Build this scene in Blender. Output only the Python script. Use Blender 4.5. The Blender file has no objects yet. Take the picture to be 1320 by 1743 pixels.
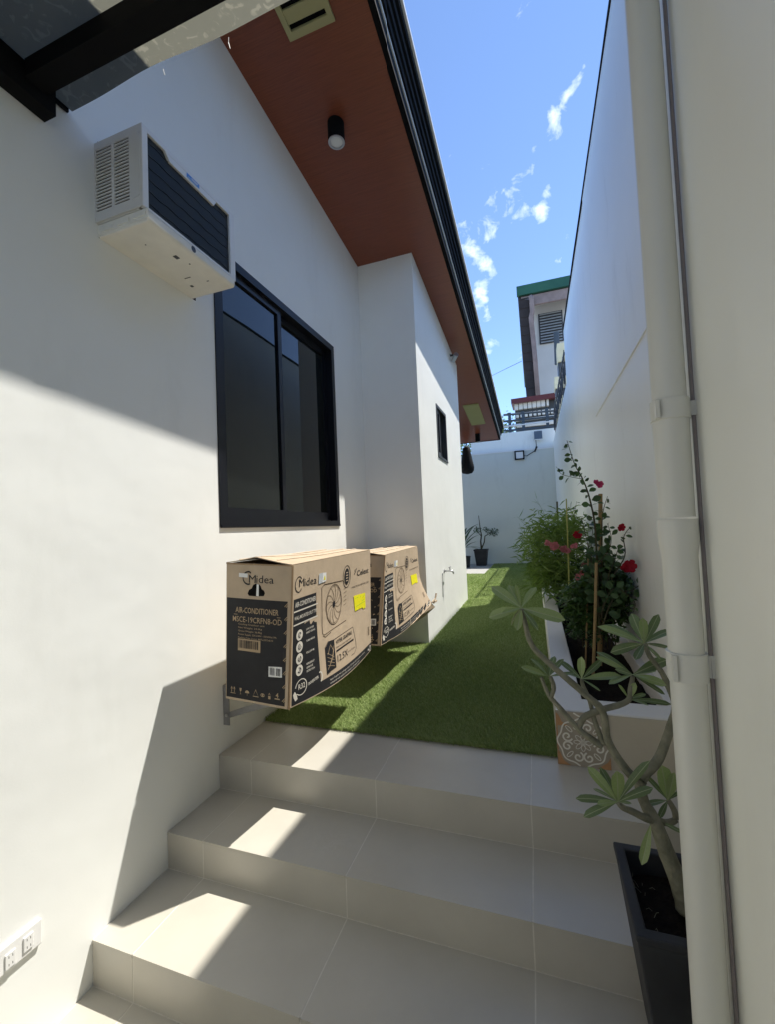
import bpy, bmesh, math, random
import numpy as np
from mathutils import Vector, Matrix

random.seed(7)
RNG = np.random.default_rng(7)
SC = bpy.context.scene
COL = SC.collection
PI = math.pi

# ------------------------------------------------------------------ camera
F_PX, PX_W, PX_CX, PX_CY = 729.4, 1320.0, 660.0, 871.5
CAM_Z = 1.0                                   # eye above the turf level (z = 0)


def cam_axes(a, b, c):
    ca, sa, cb, sb, cc, sc = math.cos(a), math.sin(a), math.cos(b), math.sin(b), math.cos(c), math.sin(c)
    w = Vector((sa * cb, ca * cb, sb))
    r = Vector((ca, -sa, 0))
    u = r.cross(w)
    return cc * r + sc * u, -sc * r + cc * u, w


CR, CU, CW = cam_axes(math.radians(-18.958), math.radians(2.229), math.radians(-2.406))
cd = bpy.data.cameras.new('camera')
cam = bpy.data.objects.new('camera', cd)
COL.objects.link(cam)
cam.matrix_world = Matrix(((CR.x, CU.x, -CW.x, 0), (CR.y, CU.y, -CW.y, 0), (CR.z, CU.z, -CW.z, CAM_Z), (0, 0, 0, 1)))
cd.sensor_fit = 'HORIZONTAL'
cd.sensor_width = 36
cd.lens = 36 * F_PX / PX_W
cd.clip_start = 0.02
cd.clip_end = 2000
SC.camera = cam


def ray(px, py):
    return CR * ((px - PX_CX) / F_PX) - CU * ((py - PX_CY) / F_PX) + CW


def at(px, py, y):                            # measured image point -> place on the plane y = const
    d = ray(px, py)
    d = d * (y / d.y)
    return Vector((d.x, d.y, d.z + CAM_Z))


def atx(px, py, x):
    d = ray(px, py)
    d = d * (x / d.x)
    return Vector((d.x, d.y, d.z + CAM_Z))


# ------------------------------------------------------------------ sun, sky, exposure
SUN = Vector((1.0, 0.92, 2.62)).normalized()  # towards the sun
sun_el = math.asin(SUN.z)
sun_az = math.atan2(SUN.x, SUN.y)             # clockwise from +Y
ld = bpy.data.lights.new('sun', 'SUN')
ld.energy = 2.0
ld.angle = math.radians(0.53)
ld.color = (1.0, 0.955, 0.88)
sun = bpy.data.objects.new('sun', ld)
COL.objects.link(sun)
sun.rotation_mode = 'QUATERNION'
sun.rotation_quaternion = SUN.to_track_quat('Z', 'Y')
sun.location = SUN * 40

world = bpy.data.worlds.new('World')
SC.world = world
world.use_nodes = True
wn, wl = world.node_tree.nodes, world.node_tree.links
wn.clear()


def N(tree, kind, **kw):
    n = tree.nodes.new(kind)
    for k, v in kw.items():
        setattr(n, k, v)
    return n


def math_node(t, op, a, b=None, clamp=False):
    n = t.nodes.new('ShaderNodeMath')
    n.operation = op
    n.use_clamp = clamp
    for i, v in enumerate((a, b)):
        if v is None:
            continue
        if isinstance(v, (int, float)):
            n.inputs[i].default_value = v
        else:
            t.links.new(v, n.inputs[i])
    return n.outputs[0]


wt = world.node_tree
sky = N(wt, 'ShaderNodeTexSky', sky_type='NISHITA', sun_disc=False)
sky.sun_elevation = sun_el
sky.sun_rotation = sun_az
sky.altitude = 20
sky.air_density = 0.6
sky.dust_density = 0.0
sky.ozone_density = 3.0
tc = N(wt, 'ShaderNodeTexCoord')
# wispy fair-weather clouds: fractal noise over the whole dome, denser round a few centres
nz = N(wt, 'ShaderNodeTexNoise', noise_dimensions='3D')
nz.inputs['Scale'].default_value = 22
nz.inputs['Detail'].default_value = 9
nz.inputs['Roughness'].default_value = 0.56
nz.inputs['Distortion'].default_value = 0.35
mp = N(wt, 'ShaderNodeMapping')
mp.inputs['Scale'].default_value = (1.0, 1.0, 1.3)
wl.new(tc.outputs['Generated'], mp.inputs['Vector'])
wl.new(mp.outputs[0], nz.inputs['Vector'])
nb = N(wt, 'ShaderNodeTexNoise', noise_dimensions='3D')
nb.inputs['Scale'].default_value = 2.6
nb.inputs['Detail'].default_value = 2
wl.new(tc.outputs['Generated'], nb.inputs['Vector'])
cov = math_node(wt, 'MULTIPLY', math_node(wt, 'SUBTRACT', nb.outputs['Fac'], 0.50), 0.9)
cover = math_node(wt, 'MINIMUM', math_node(wt, 'MAXIMUM', cov, -0.08), 0.05)
for (px, py, rad, amt) in ((966, 165, .032, .20), (985, 110, .02, .15), (948, 205, .02, .13), (843, 360, .035, .20), (925, 355, .022, .22), (938, 322, .022, .13),
                           (800, 440, .05, .22), (825, 505, .032, .24), (860, 585, .065, .20), (968, 405, .035, .17), (732, 5, .03, .14)):
    d = ray(px, py).normalized()
    vd = N(wt, 'ShaderNodeVectorMath', operation='DISTANCE')
    vd.inputs[1].default_value = d
    wl.new(tc.outputs['Generated'], vd.inputs[0])
    g = math_node(wt, 'SUBTRACT', 1.0, math_node(wt, 'DIVIDE', vd.outputs['Value'], rad * 1.35), True)
    cover = math_node(wt, 'ADD', cover, math_node(wt, 'MULTIPLY', g, amt))
den = math_node(wt, 'MULTIPLY', math_node(wt, 'ADD', math_node(wt, 'SUBTRACT', nz.outputs['Fac'], 0.66), cover), 2.3, True)
cmix = N(wt, 'ShaderNodeMix', data_type='RGBA')
wl.new(den, cmix.inputs['Factor'])
wl.new(sky.outputs[0], cmix.inputs[6])
cmix.inputs[7].default_value = (6.6, 6.8, 7.1, 1)
bg = N(wt, 'ShaderNodeBackground')
bg.inputs['Strength'].default_value = 0.105
wo = N(wt, 'ShaderNodeOutputWorld')
wl.new(cmix.outputs[2], bg.inputs['Color'])
wl.new(bg.outputs[0], wo.inputs['Surface'])

SC.view_settings.view_transform = 'Standard'
SC.view_settings.look = 'None'
SC.view_settings.gamma = 1
SC.view_settings.use_curve_mapping = False
SC.view_settings.exposure = 1.8
SC.cycles.use_denoising = True
SC.cycles.max_bounces = 12
SC.cycles.diffuse_bounces = 8
SC.cycles.sample_clamp_indirect = 6


# ------------------------------------------------------------------ materials
def mat(name, col, rough=0.6, spec=0.3, var=0.0, vscale=3.0, bump=0.0, bscale=40.0, metal=0.0, col2=None, stretch=None,
        rnd=0.0, transl=None, coat=0.0, sharp=False):
    m = bpy.data.materials.new(name)
    m.use_nodes = True
    t = m.node_tree
    p = t.nodes['Principled BSDF']
    p.inputs['Roughness'].default_value = rough
    p.inputs['Specular IOR Level'].default_value = spec
    p.inputs['Metallic'].default_value = metal
    p.inputs['Coat Weight'].default_value = coat
    c4 = (*col, 1)
    p.inputs['Base Color'].default_value = c4
    m.diffuse_color = c4
    co = t.nodes.new('ShaderNodeTexCoord')
    vec = co.outputs['Object']
    if stretch:
        mpn = t.nodes.new('ShaderNodeMapping')
        mpn.inputs['Scale'].default_value = stretch
        t.links.new(vec, mpn.inputs['Vector'])
        vec = mpn.outputs[0]
    out = None
    if var or col2:
        n = t.nodes.new('ShaderNodeTexNoise')
        n.inputs['Scale'].default_value = vscale
        n.inputs['Detail'].default_value = 6
        n.inputs['Roughness'].default_value = 0.6
        t.links.new(vec, n.inputs['Vector'])
        mx = t.nodes.new('ShaderNodeMix')
        mx.data_type = 'RGBA'
        a = col2 if col2 else tuple(c * (1 - var) for c in col)
        b = col if col2 else tuple(min(1, c * (1 + var)) for c in col)
        mx.inputs[6].default_value = (*a, 1)
        mx.inputs[7].default_value = (*b, 1)
        mr = t.nodes.new('ShaderNodeMapRange')
        lo, hi = (0.44, 0.56) if sharp else (0.3, 0.7)
        mr.inputs['From Min'].default_value = lo
        mr.inputs['From Max'].default_value = hi
        t.links.new(n.outputs['Fac'], mr.inputs['Value'])
        t.links.new(mr.outputs[0], mx.inputs['Factor'])
        out = mx.outputs[2]
    if rnd:
        oi = t.nodes.new('ShaderNodeObjectInfo')
        hs = t.nodes.new('ShaderNodeHueSaturation')
        v = math_node(t, 'ADD', math_node(t, 'MULTIPLY', oi.outputs['Random'], 2 * rnd), 1 - rnd)
        t.links.new(v, hs.inputs['Value'])
        if out:
            t.links.new(out, hs.inputs['Color'])
        else:
            hs.inputs['Color'].default_value = c4
        out = hs.outputs[0]
    if out:
        t.links.new(out, p.inputs['Base Color'])
    if bump:
        bn = t.nodes.new('ShaderNodeTexNoise')
        bn.inputs['Scale'].default_value = bscale
        bn.inputs['Detail'].default_value = 5
        t.links.new(vec, bn.inputs['Vector'])
        bp = t.nodes.new('ShaderNodeBump')
        bp.inputs['Strength'].default_value = bump
        bp.inputs['Distance'].default_value = 0.01
        t.links.new(bn.outputs['Fac'], bp.inputs['Height'])
        t.links.new(bp.outputs[0], p.inputs['Normal'])
    if transl:
        tr = t.nodes.new('ShaderNodeBsdfTranslucent')
        tr.inputs['Color'].default_value = (*transl[0], 1)
        ms = t.nodes.new('ShaderNodeMixShader')
        ms.inputs[0].default_value = transl[1]
        t.links.new(p.outputs[0], ms.inputs[1])
        t.links.new(tr.outputs[0], ms.inputs[2])
        t.links.new(ms.outputs[0], t.nodes['Material Output'].inputs['Surface'])
    return m


def plaster(name, col, rough, stain=0.0, sheen=0.35):
    """painted render: broad trowel waves, roller stipple, faint mottling and a few stains"""
    m = mat(name, col, rough, sheen, var=0.025, vscale=1.6)
    t = m.node_tree
    p = t.nodes['Principled BSDF']
    co = t.nodes.new('ShaderNodeTexCoord')
    n1 = N(t, 'ShaderNodeTexNoise')
    n1.inputs['Scale'].default_value = 2.2
    n1.inputs['Detail'].default_value = 3
    n2 = N(t, 'ShaderNodeTexNoise')
    n2.inputs['Scale'].default_value = 170
    n2.inputs['Detail'].default_value = 2
    for n in (n1, n2):
        t.links.new(co.outputs['Object'], n.inputs['Vector'])
    h = math_node(t, 'ADD', math_node(t, 'MULTIPLY', n1.outputs['Fac'], 1.0), math_node(t, 'MULTIPLY', n2.outputs['Fac'], 0.014))
    b = N(t, 'ShaderNodeBump')
    b.inputs['Strength'].default_value = 0.3
    b.inputs['Distance'].default_value = 0.03
    t.links.new(h, b.inputs['Height'])
    t.links.new(b.outputs[0], p.inputs['Normal'])
    # scuffs and water streaks that belong to the wall
    mp = N(t, 'ShaderNodeMapping')
    mp.inputs['Scale'].default_value = (2.2, 2.2, 0.7)
    t.links.new(co.outputs['Object'], mp.inputs['Vector'])
    n3 = N(t, 'ShaderNodeTexNoise')
    n3.inputs['Scale'].default_value = 1.7
    n3.inputs['Detail'].default_value = 8
    n3.inputs['Roughness'].default_value = 0.68
    t.links.new(mp.outputs[0], n3.inputs['Vector'])
    mr = N(t, 'ShaderNodeMapRange')
    mr.inputs['From Min'].default_value = 0.56
    mr.inputs['From Max'].default_value = 0.78
    mr.inputs['To Max'].default_value = stain
    t.links.new(n3.outputs['Fac'], mr.inputs['Value'])
    mx = N(t, 'ShaderNodeMix', data_type='RGBA')
    src = p.inputs['Base Color'].links[0].from_socket
    t.links.new(src, mx.inputs[6])
    mx.inputs[7].default_value = (col[0] * .62, col[1] * .61, col[2] * .57, 1)
    t.links.new(mr.outputs[0], mx.inputs['Factor'])
    t.links.new(mx.outputs[2], p.inputs['Base Color'])
    return m


M = {}
M['house_paint'] = plaster('house_paint', (.85, .862, .828), .5, .16)
M['wall_paint'] = plaster('boundary_paint', (.87, .868, .812), .36, .45, .5)
M['pier_paint'] = plaster('pier_paint', (.87, .868, .79), .34, .12, .5)
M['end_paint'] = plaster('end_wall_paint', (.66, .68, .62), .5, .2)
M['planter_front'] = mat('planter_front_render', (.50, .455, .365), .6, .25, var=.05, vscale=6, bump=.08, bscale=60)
M['planter_paint'] = plaster('planter_paint', (.74, .73, .69), .5, .15)
M['tile'] = mat('porcelain_tile', (.485, .460, .395), .36, .8, var=.06, vscale=4, bump=.03, bscale=240, rnd=.025)
M['tile_scuffed'] = mat('porcelain_tile_scuffed', (.485, .460, .395), .42, .4, var=.05, vscale=5, bump=.03, bscale=240, rnd=.02)
M['grout'] = mat('grout', (.66, .635, .57), .85, .1, var=.1, vscale=30)
M['soffit'] = mat('wood_grain_soffit', (.27, .076, .037), .34, .45, col2=(.185, .050, .024), vscale=7, stretch=(.8, 30, 1), bump=.02, bscale=30)
M['black_metal'] = mat('black_coated_metal', (.006, .006, .0065), .75, .12, var=.15, vscale=6)
M['trim_white'] = mat('white_trim', (.82, .81, .78), .4, .4)
M['flashing'] = mat('pale_flashing', (.75, .75, .74), .35, .5)
M['frame'] = mat('black_aluminium', (.008, .009, .013), .35, .3)
M['frame_grey'] = mat('grey_aluminium', (.05, .052, .055), .4, .5)
M['glass'] = mat('tinted_glass', (.010, .012, .011), .015, .42)
M['dark_void'] = mat('dark_void', (.006, .006, .006), .9, .1)
M['ac_white'] = mat('ac_enamel', (.80, .80, .78), .38, .45, var=.03, vscale=7)
M['ac_side'] = mat('ac_enamel_side', (.70, .69, .66), .45, .4, var=.04, vscale=7)
M['ac_base'] = mat('ac_base_pan', (.86, .84, .76), .5, .35, var=.05, vscale=11)
M['coil'] = mat('coil_black', (.016, .021, .023), .55, .3)
M['coil_line'] = mat('coil_tube', (.022, .027, .029), .5, .35)
M['blue'] = mat('blue_print', (.09, .30, .72), .4, .4)
M['kraft'] = mat('kraft_board', (.50, .395, .28), .82, .15, var=.07, vscale=14, bump=.08, bscale=60)
M['kraft_pale'] = mat('worn_kraft', (.66, .57, .45), .85, .1, var=.1, vscale=30)
M['kraft_edge'] = mat('kraft_edge', (.36, .25, .15), .85, .1, var=.1, vscale=40)
M['ink'] = mat('black_ink', (.021, .021, .023), .62, .25, var=.12, vscale=25)
M['ink_brown'] = mat('brown_ink', (.075, .05, .032), .75, .15)
M['kraft_text'] = mat('kraft_lettering', (.44, .33, .21), .8, .15)
M['white_text'] = mat('white_lettering', (.66, .62, .54), .7, .2)
M['paper'] = mat('white_paper', (.78, .78, .76), .6, .2)
M['yellow'] = mat('yellow_sticker', (.80, .74, .02), .55, .25)
M['tape'] = mat('silver_tape', (.55, .58, .6), .25, .5)
M['green_ink'] = mat('green_ink', (.25, .5, .05), .6, .2)
M['galv'] = mat('galvanised_steel', (.30, .30, .30), .45, .5, metal=.4, var=.1, vscale=25)
M['pvc'] = mat('painted_pvc', (.66, .66, .60), .36, .5, var=.02, vscale=4, bump=.02, bscale=25)
M['conduit'] = mat('mauve_conduit', (.27, .235, .23), .5, .4)
M['pot'] = mat('black_pot', (.040, .042, .046), .6, .3, col2=(.018, .019, .022), vscale=7, bump=.05, bscale=30)
M['soil'] = mat('soil', (.022, .016, .011), .95, .1, col2=(.006, .005, .004), vscale=60, bump=.9, bscale=90)
M['bark'] = mat('plumeria_bark', (.28, .27, .20), .75, .2, col2=(.15, .15, .10), vscale=34, bump=.8, bscale=45)
M['leaf'] = mat('plumeria_leaf', (.145, .19, .095), .38, .4, var=.18, vscale=30, rnd=.28, transl=((.17, .30, .06), .22))
M['leaf_new'] = mat('plumeria_leaf_new', (.29, .35, .165), .38, .4, var=.15, vscale=30, rnd=.15, transl=((.27, .42, .07), .3))
M['midrib'] = mat('leaf_midrib', (.36, .41, .23), .45, .3, rnd=.15)
M['leaf_dark'] = mat('shrub_leaf', (.055, .105, .038), .38, .35, var=.2, vscale=50, rnd=.4, transl=((.06, .14, .02), .2))
M['leaf_mid'] = mat('bush_leaf', (.10, .175, .05), .42, .35, col2=(.042, .085, .025), vscale=9, transl=((.1, .2, .02), .25))
M['bamboo'] = mat('bamboo_leaf', (.23, .32, .085), .5, .3, col2=(.10, .165, .04), vscale=8, transl=((.22, .36, .05), .3))
M['stem'] = mat('woody_stem', (.07, .065, .035), .8, .15, var=.2, vscale=40)
M['stake'] = mat('bamboo_stake', (.32, .22, .10), .65, .25, var=.15, vscale=30)
M['stake_green'] = mat('plastic_stake', (.36, .36, .10), .5, .3)
M['fl_red'] = mat('red_petal', (.30, .010, .026), .6, .3, var=.2, vscale=60, rnd=.2, transl=((.7, .03, .05), .25))
M['fl_pink'] = mat('pink_petal', (.56, .22, .22), .6, .3, var=.2, vscale=60, rnd=.2, transl=((.8, .25, .3), .25))
M['fl_magenta'] = mat('magenta_petal', (.52, .05, .16), .55, .3, var=.2, vscale=60, transl=((.7, .1, .2), .25))
M['turf_base'] = mat('turf_backing', (.22, .265, .10), .95, .05, var=.3, vscale=20)
M['concrete'] = mat('concrete', (.40, .39, .36), .85, .15, var=.08, vscale=6, bump=.2, bscale=60)
M['gate'] = mat('brown_blocker', (.10, .075, .06), .5, .3, var=.08)  # for the added panel that cuts light from behind the viewer
M['paving'] = mat('bounce_paving', (.40, .39, .36), .8, .15, var=.06, vscale=2)  # for the added court that reflects light from behind the viewer
M['ground'] = mat('earth', (.36, .35, .32), .95, .1, var=.15, vscale=.4)
M['olive'] = mat('olive_tan_plastic', (.44, .40, .19), .5, .35, var=.03)
M['olive2'] = mat('access_panel_paint', (.36, .34, .15), .5, .35, var=.03)
M['lens'] = mat('lamp_lens', (.78, .78, .76), .25, .5)
M['chrome'] = mat('satin_metal', (.55, .55, .55), .3, .5, metal=.8)
M['socket'] = mat('socket_white', (.82, .82, .80), .3, .5)
M['solar'] = mat('solar_cells', (.11, .135, .16), .3, .5)
M['cable'] = mat('black_cable', (.015, .015, .015), .5, .3)
M['green_fascia'] = mat('green_fascia', (.030, .120, .080), .6, .3, col2=(.02, .085, .065), vscale=1.2)
M['brown_soffit'] = mat('dark_soffit', (.045, .038, .038), .7, .2, var=.2, vscale=2)
M['nb_wall'] = mat('neighbour_wall', (.62, .62, .60), .75, .2, var=.05, vscale=1)
M['red_pipe'] = mat('weathered_red_pipe', (.27, .215, .205), .7, .2, var=.2, vscale=3)
M['red_roof'] = mat('maroon_metal', (.13, .034, .036), .5, .3)
M['louvre'] = mat('louvre_glass', (.46, .48, .48), .3, .5)
M['cream'] = mat('sunlit_cream', (.74, .68, .47), .8, .15, var=.1, vscale=3)  # pale yellow puts sunlight into the colour of the post
M['rail'] = mat('grey_blue_rail', (.07, .09, .11), .5, .3)
M['block'] = mat('white_block', (.74, .74, .72), .7, .2)
M['iron'] = mat('wrought_iron', (.02, .024, .03), .5, .35)
M['far_leaf'] = mat('tree_leaf', (.09, .14, .05), .6, .2, col2=(.035, .065, .02), vscale=3, transl=((.18, .3, .06), .3))
M['bag'] = mat('black_fabric', (.012, .012, .013), .75, .2, var=.2, vscale=14, bump=.3, bscale=18)
M['tile_cream'] = mat('ornament_cream', (.76, .73, .65), .5, .3)
M['tile_brown'] = mat('ornament_brown', (.36, .315, .245), .5, .3, var=.08, vscale=20)
M['tile_orange'] = mat('ornament_orange', (.42, .23, .11), .5, .3, var=.25, vscale=18)


def sheet_mat():
    """weathered translucent roofing sheet with specks of dirt"""
    m = mat('translucent_sheet', (.22, .225, .20), .35, .4, col2=(.13, .135, .12), vscale=6)
    t = m.node_tree
    co = t.nodes.new('ShaderNodeTexCoord')
    v = N(t, 'ShaderNodeTexNoise')
    v.inputs['Scale'].default_value = 27
    v.inputs['Detail'].default_value = 4
    v.inputs['Distortion'].default_value = 1.2
    t.links.new(co.outputs['Object'], v.inputs['Vector'])
    mr = N(t, 'ShaderNodeMapRange')
    mr.inputs['From Min'].default_value = .56
    mr.inputs['From Max'].default_value = .64
    t.links.new(v.outputs['Fac'], mr.inputs['Value'])
    mx = N(t, 'ShaderNodeMix', data_type='RGBA')
    mx.inputs[6].default_value = (.125, .125, .10, 1)
    mx.inputs[7].default_value = (.19, .185, .145, 1)
    t.links.new(mr.outputs[0], mx.inputs['Factor'])
    tr = t.nodes.new('ShaderNodeBsdfTranslucent')
    t.links.new(mx.outputs[2], tr.inputs['Color'])
    ad = t.nodes.new('ShaderNodeMixShader')
    ad.inputs[0].default_value = .75
    t.links.new(t.nodes['Principled BSDF'].outputs[0], ad.inputs[1])
    t.links.new(tr.outputs[0], ad.inputs[2])
    t.links.new(ad.outputs[0], t.nodes['Material Output'].inputs['Surface'])
    return m


M['sheet'] = sheet_mat()


def scuff(m, centre, size):
    """one chalky scuff on the tread where something was dragged"""
    t = m.node_tree
    p = t.nodes['Principled BSDF']
    g = N(t, 'ShaderNodeNewGeometry')
    s = N(t, 'ShaderNodeVectorMath', operation='SUBTRACT')
    s.inputs[1].default_value = centre
    t.links.new(g.outputs['Position'], s.inputs[0])
    q = N(t, 'ShaderNodeVectorMath', operation='DIVIDE')
    q.inputs[1].default_value = size
    t.links.new(s.outputs[0], q.inputs[0])
    ln = N(t, 'ShaderNodeVectorMath', operation='LENGTH')
    t.links.new(q.outputs[0], ln.inputs[0])
    nz = N(t, 'ShaderNodeTexNoise')
    nz.inputs['Scale'].default_value = 26
    nz.inputs['Detail'].default_value = 7
    nz.inputs['Distortion'].default_value = 2.5
    t.links.new(g.outputs['Position'], nz.inputs['Vector'])
    a = math_node(t, 'SUBTRACT', 1.0, ln.outputs['Value'], True)
    b = math_node(t, 'MULTIPLY', math_node(t, 'SUBTRACT', nz.outputs['Fac'], .42, True), 3.0, True)
    f = math_node(t, 'MULTIPLY', math_node(t, 'MULTIPLY', a, b), .5, True)
    mx = N(t, 'ShaderNodeMix', data_type='RGBA')
    src = p.inputs['Base Color'].links[0].from_socket
    t.links.new(src, mx.inputs[6])
    mx.inputs[7].default_value = (.60, .58, .53, 1)
    t.links.new(f, mx.inputs['Factor'])
    t.links.new(mx.outputs[2], p.inputs['Base Color'])


def veins(m):
    t = m.node_tree
    p = t.nodes['Principled BSDF']
    co = t.nodes.new('ShaderNodeTexCoord')
    sx = t.nodes.new('ShaderNodeSeparateXYZ')
    t.links.new(co.outputs['Object'], sx.inputs[0])
    ay = math_node(t, 'ABSOLUTE', sx.outputs['Y'])
    ph = math_node(t, 'SUBTRACT', math_node(t, 'MULTIPLY', sx.outputs['X'], 90), math_node(t, 'MULTIPLY', ay, 75))
    w = math_node(t, 'POWER', math_node(t, 'ABSOLUTE', math_node(t, 'SINE', ph)), 14)
    hs = t.nodes.new('ShaderNodeHueSaturation')
    t.links.new(p.inputs['Base Color'].links[0].from_socket, hs.inputs['Color'])
    t.links.new(math_node(t, 'ADD', 1.0, math_node(t, 'MULTIPLY', w, .35)), hs.inputs['Value'])
    t.links.new(hs.outputs[0], p.inputs['Base Color'])


veins(M['leaf'])
veins(M['leaf_new'])
scuff(M['tile_scuffed'], (-.76, 1.46, -.149), (.12, .10, .1))


# ------------------------------------------------------------------ mesh helpers
class MB:
    def __init__(s):
        s.v, s.f, s.mi, s.cur = [], [], [], 0

    def face(s, pts):
        n = len(s.v)
        s.v += [tuple(p) for p in pts]
        s.f.append(tuple(range(n, n + len(pts))))
        s.mi.append(s.cur)

    def mesh(s, vs, fs):
        n = len(s.v)
        s.v += [tuple(p) for p in vs]
        for f in fs:
            s.f.append(tuple(i + n for i in f))
            s.mi.append(s.cur)

    def box(s, x0, x1, y0, y1, z0, z1):
        s.mesh([(x0, y0, z0), (x1, y0, z0), (x1, y1, z0), (x0, y1, z0), (x0, y0, z1), (x1, y0, z1), (x1, y1, z1), (x0, y1, z1)],
               [(0, 3, 2, 1), (4, 5, 6, 7), (0, 1, 5, 4), (1, 2, 6, 5), (2, 3, 7, 6), (3, 0, 4, 7)])

    def hexa(s, p):                                   # 8 points: bottom ring then top ring
        s.mesh(p, [(0, 3, 2, 1), (4, 5, 6, 7), (0, 1, 5, 4), (1, 2, 6, 5), (2, 3, 7, 6), (3, 0, 4, 7)])

    def tube(s, pts, rad, n=8, caps=True):
        pts = [Vector(p) for p in pts]
        if isinstance(rad, (int, float)):
            rad = [rad] * len(pts)
        rings, ref = [], Vector((.31, .17, .93)).normalized()
        for i, p in enumerate(pts):
            d = (pts[min(i + 1, len(pts) - 1)] - pts[max(i - 1, 0)]).normalized()
            if abs(d.dot(ref)) > .97:
                ref = Vector((1, .1, 0)).normalized()
            a = d.cross(ref).normalized()
            b = d.cross(a)
            rings.append([p + (a * math.cos(2 * PI * k / n) + b * math.sin(2 * PI * k / n)) * rad[i] for k in range(n)])
        vs = [q for r in rings for q in r]
        fs = [(i * n + k, i * n + (k + 1) % n, (i + 1) * n + (k + 1) % n, (i + 1) * n + k) for i in range(len(pts) - 1) for k in range(n)]
        if caps:
            fs += [tuple(range(n))[::-1], tuple((len(pts) - 1) * n + k for k in range(n))]
        s.mesh(vs, fs)

    def lathe(s, prof, centre, axis='z', n=20):
        c = Vector(centre)
        vs = []
        for (r, h) in prof:
            for k in range(n):
                a = 2 * PI * k / n
                x, y = r * math.cos(a), r * math.sin(a)
                vs.append(c + {'z': Vector((x, y, h)), 'x': Vector((h, x, y)), 'y': Vector((x, h, y))}[axis])
        fs = [(i * n + k, i * n + (k + 1) % n, (i + 1) * n + (k + 1) % n, (i + 1) * n + k) for i in range(len(prof) - 1) for k in range(n)]
        fs += [tuple(range(n))[::-1], tuple((len(prof) - 1) * n + k for k in range(n))]
        s.mesh(vs, fs)

    def prism(s, poly, y0, y1):                       # polygon in (x, z) pulled along y
        n = len(poly)
        s.mesh([(x, y0, z) for x, z in poly] + [(x, y1, z) for x, z in poly],
               [tuple(range(n)), tuple(range(2 * n - 1, n - 1, -1))] + [(i, i + n, (i + 1) % n + n, (i + 1) % n) for i in range(n)])

    def grid(s, fn, nu, nv, u0=0, u1=1, v0=0, v1=1):
        vs = [fn(u0 + (u1 - u0) * i / nu, v0 + (v1 - v0) * j / nv) for j in range(nv + 1) for i in range(nu + 1)]
        fs = [(j * (nu + 1) + i, j * (nu + 1) + i + 1, (j + 1) * (nu + 1) + i + 1, (j + 1) * (nu + 1) + i) for j in range(nv) for i in range(nu)]
        s.mesh(vs, fs)

    def ribbon(s, fn, pts, w, closed=False):           # flat print stroke in face coordinates
        P = [Vector(p).to_2d() for p in pts]
        n = len(P)
        L, R = [], []
        for i, p in enumerate(P):
            a = P[(i - 1) % n] if closed else P[max(i - 1, 0)]
            b = P[(i + 1) % n] if closed else P[min(i + 1, n - 1)]
            d = (b - a)
            d = d.normalized() if d.length > 1e-9 else Vector((1, 0))
            q = Vector((-d.y, d.x)) * w / 2
            L.append(p + q)
            R.append(p - q)
        vs = [fn(*p) for p in L] + [fn(*p) for p in R]
        m = n if closed else n - 1
        s.mesh(vs, [(i, (i + 1) % n, n + (i + 1) % n, n + i) for i in range(m)])

    def disc(s, fn, c, ru, rv=None, n=20):
        rv = ru if rv is None else rv
        s.face([fn(c[0] + ru * math.cos(2 * PI * k / n), c[1] + rv * math.sin(2 * PI * k / n)) for k in range(n)])

    def build(s, name, mats, parent=None, smooth=False, bevel=0):
        me = bpy.data.meshes.new(name)
        me.from_pydata(s.v, [], s.f)
        for m in (mats if isinstance(mats, (list, tuple)) else [mats]):
            me.materials.append(m)
        if any(s.mi):
            me.polygons.foreach_set('material_index', s.mi)
        if smooth:
            me.polygons.foreach_set('use_smooth', [True] * len(me.polygons))
        me.update()
        o = bpy.data.objects.new(name, me)
        COL.objects.link(o)
        if parent:
            o.parent = parent
            o.matrix_parent_inverse = Matrix.Translation(-parent.location)
        if bevel:
            b = o.modifiers.new('bevel', 'BEVEL')
            b.width = bevel
            b.segments = 2
            b.limit_method = 'ANGLE'
        return o


def fix(o):
    """weld and turn all normals outwards"""
    bm = bmesh.new()
    bm.from_mesh(o.data)
    bmesh.ops.remove_doubles(bm, verts=bm.verts, dist=1e-5)
    bmesh.ops.recalc_face_normals(bm, faces=bm.faces)
    bm.to_mesh(o.data)
    bm.free()
    return o


def tag(o, label=None, cat=None, group=None, kind=None):
    for k, v in (('label', label), ('category', cat), ('group', group), ('kind', kind)):
        if v:
            o[k] = v
    return o


def thing(name, loc, label, cat, group=None):
    o = bpy.data.objects.new(name, None)
    o.empty_display_size = .1
    o.location = loc
    COL.objects.link(o)
    return tag(o, label, cat, group)


def part_box(name, m, parent, x0, x1, y0, y1, z0, z1, bevel=0):
    b = MB()
    b.box(x0, x1, y0, y1, z0, z1)
    return b.build(name, m, parent, bevel=bevel)


def inst(name, me, parent, mw):
    o = bpy.data.objects.new(name, me)
    COL.objects.link(o)
    o.parent = parent
    o.matrix_parent_inverse = Matrix.Translation(-parent.location)
    o.matrix_basis = mw
    return o


_tc = {}


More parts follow.
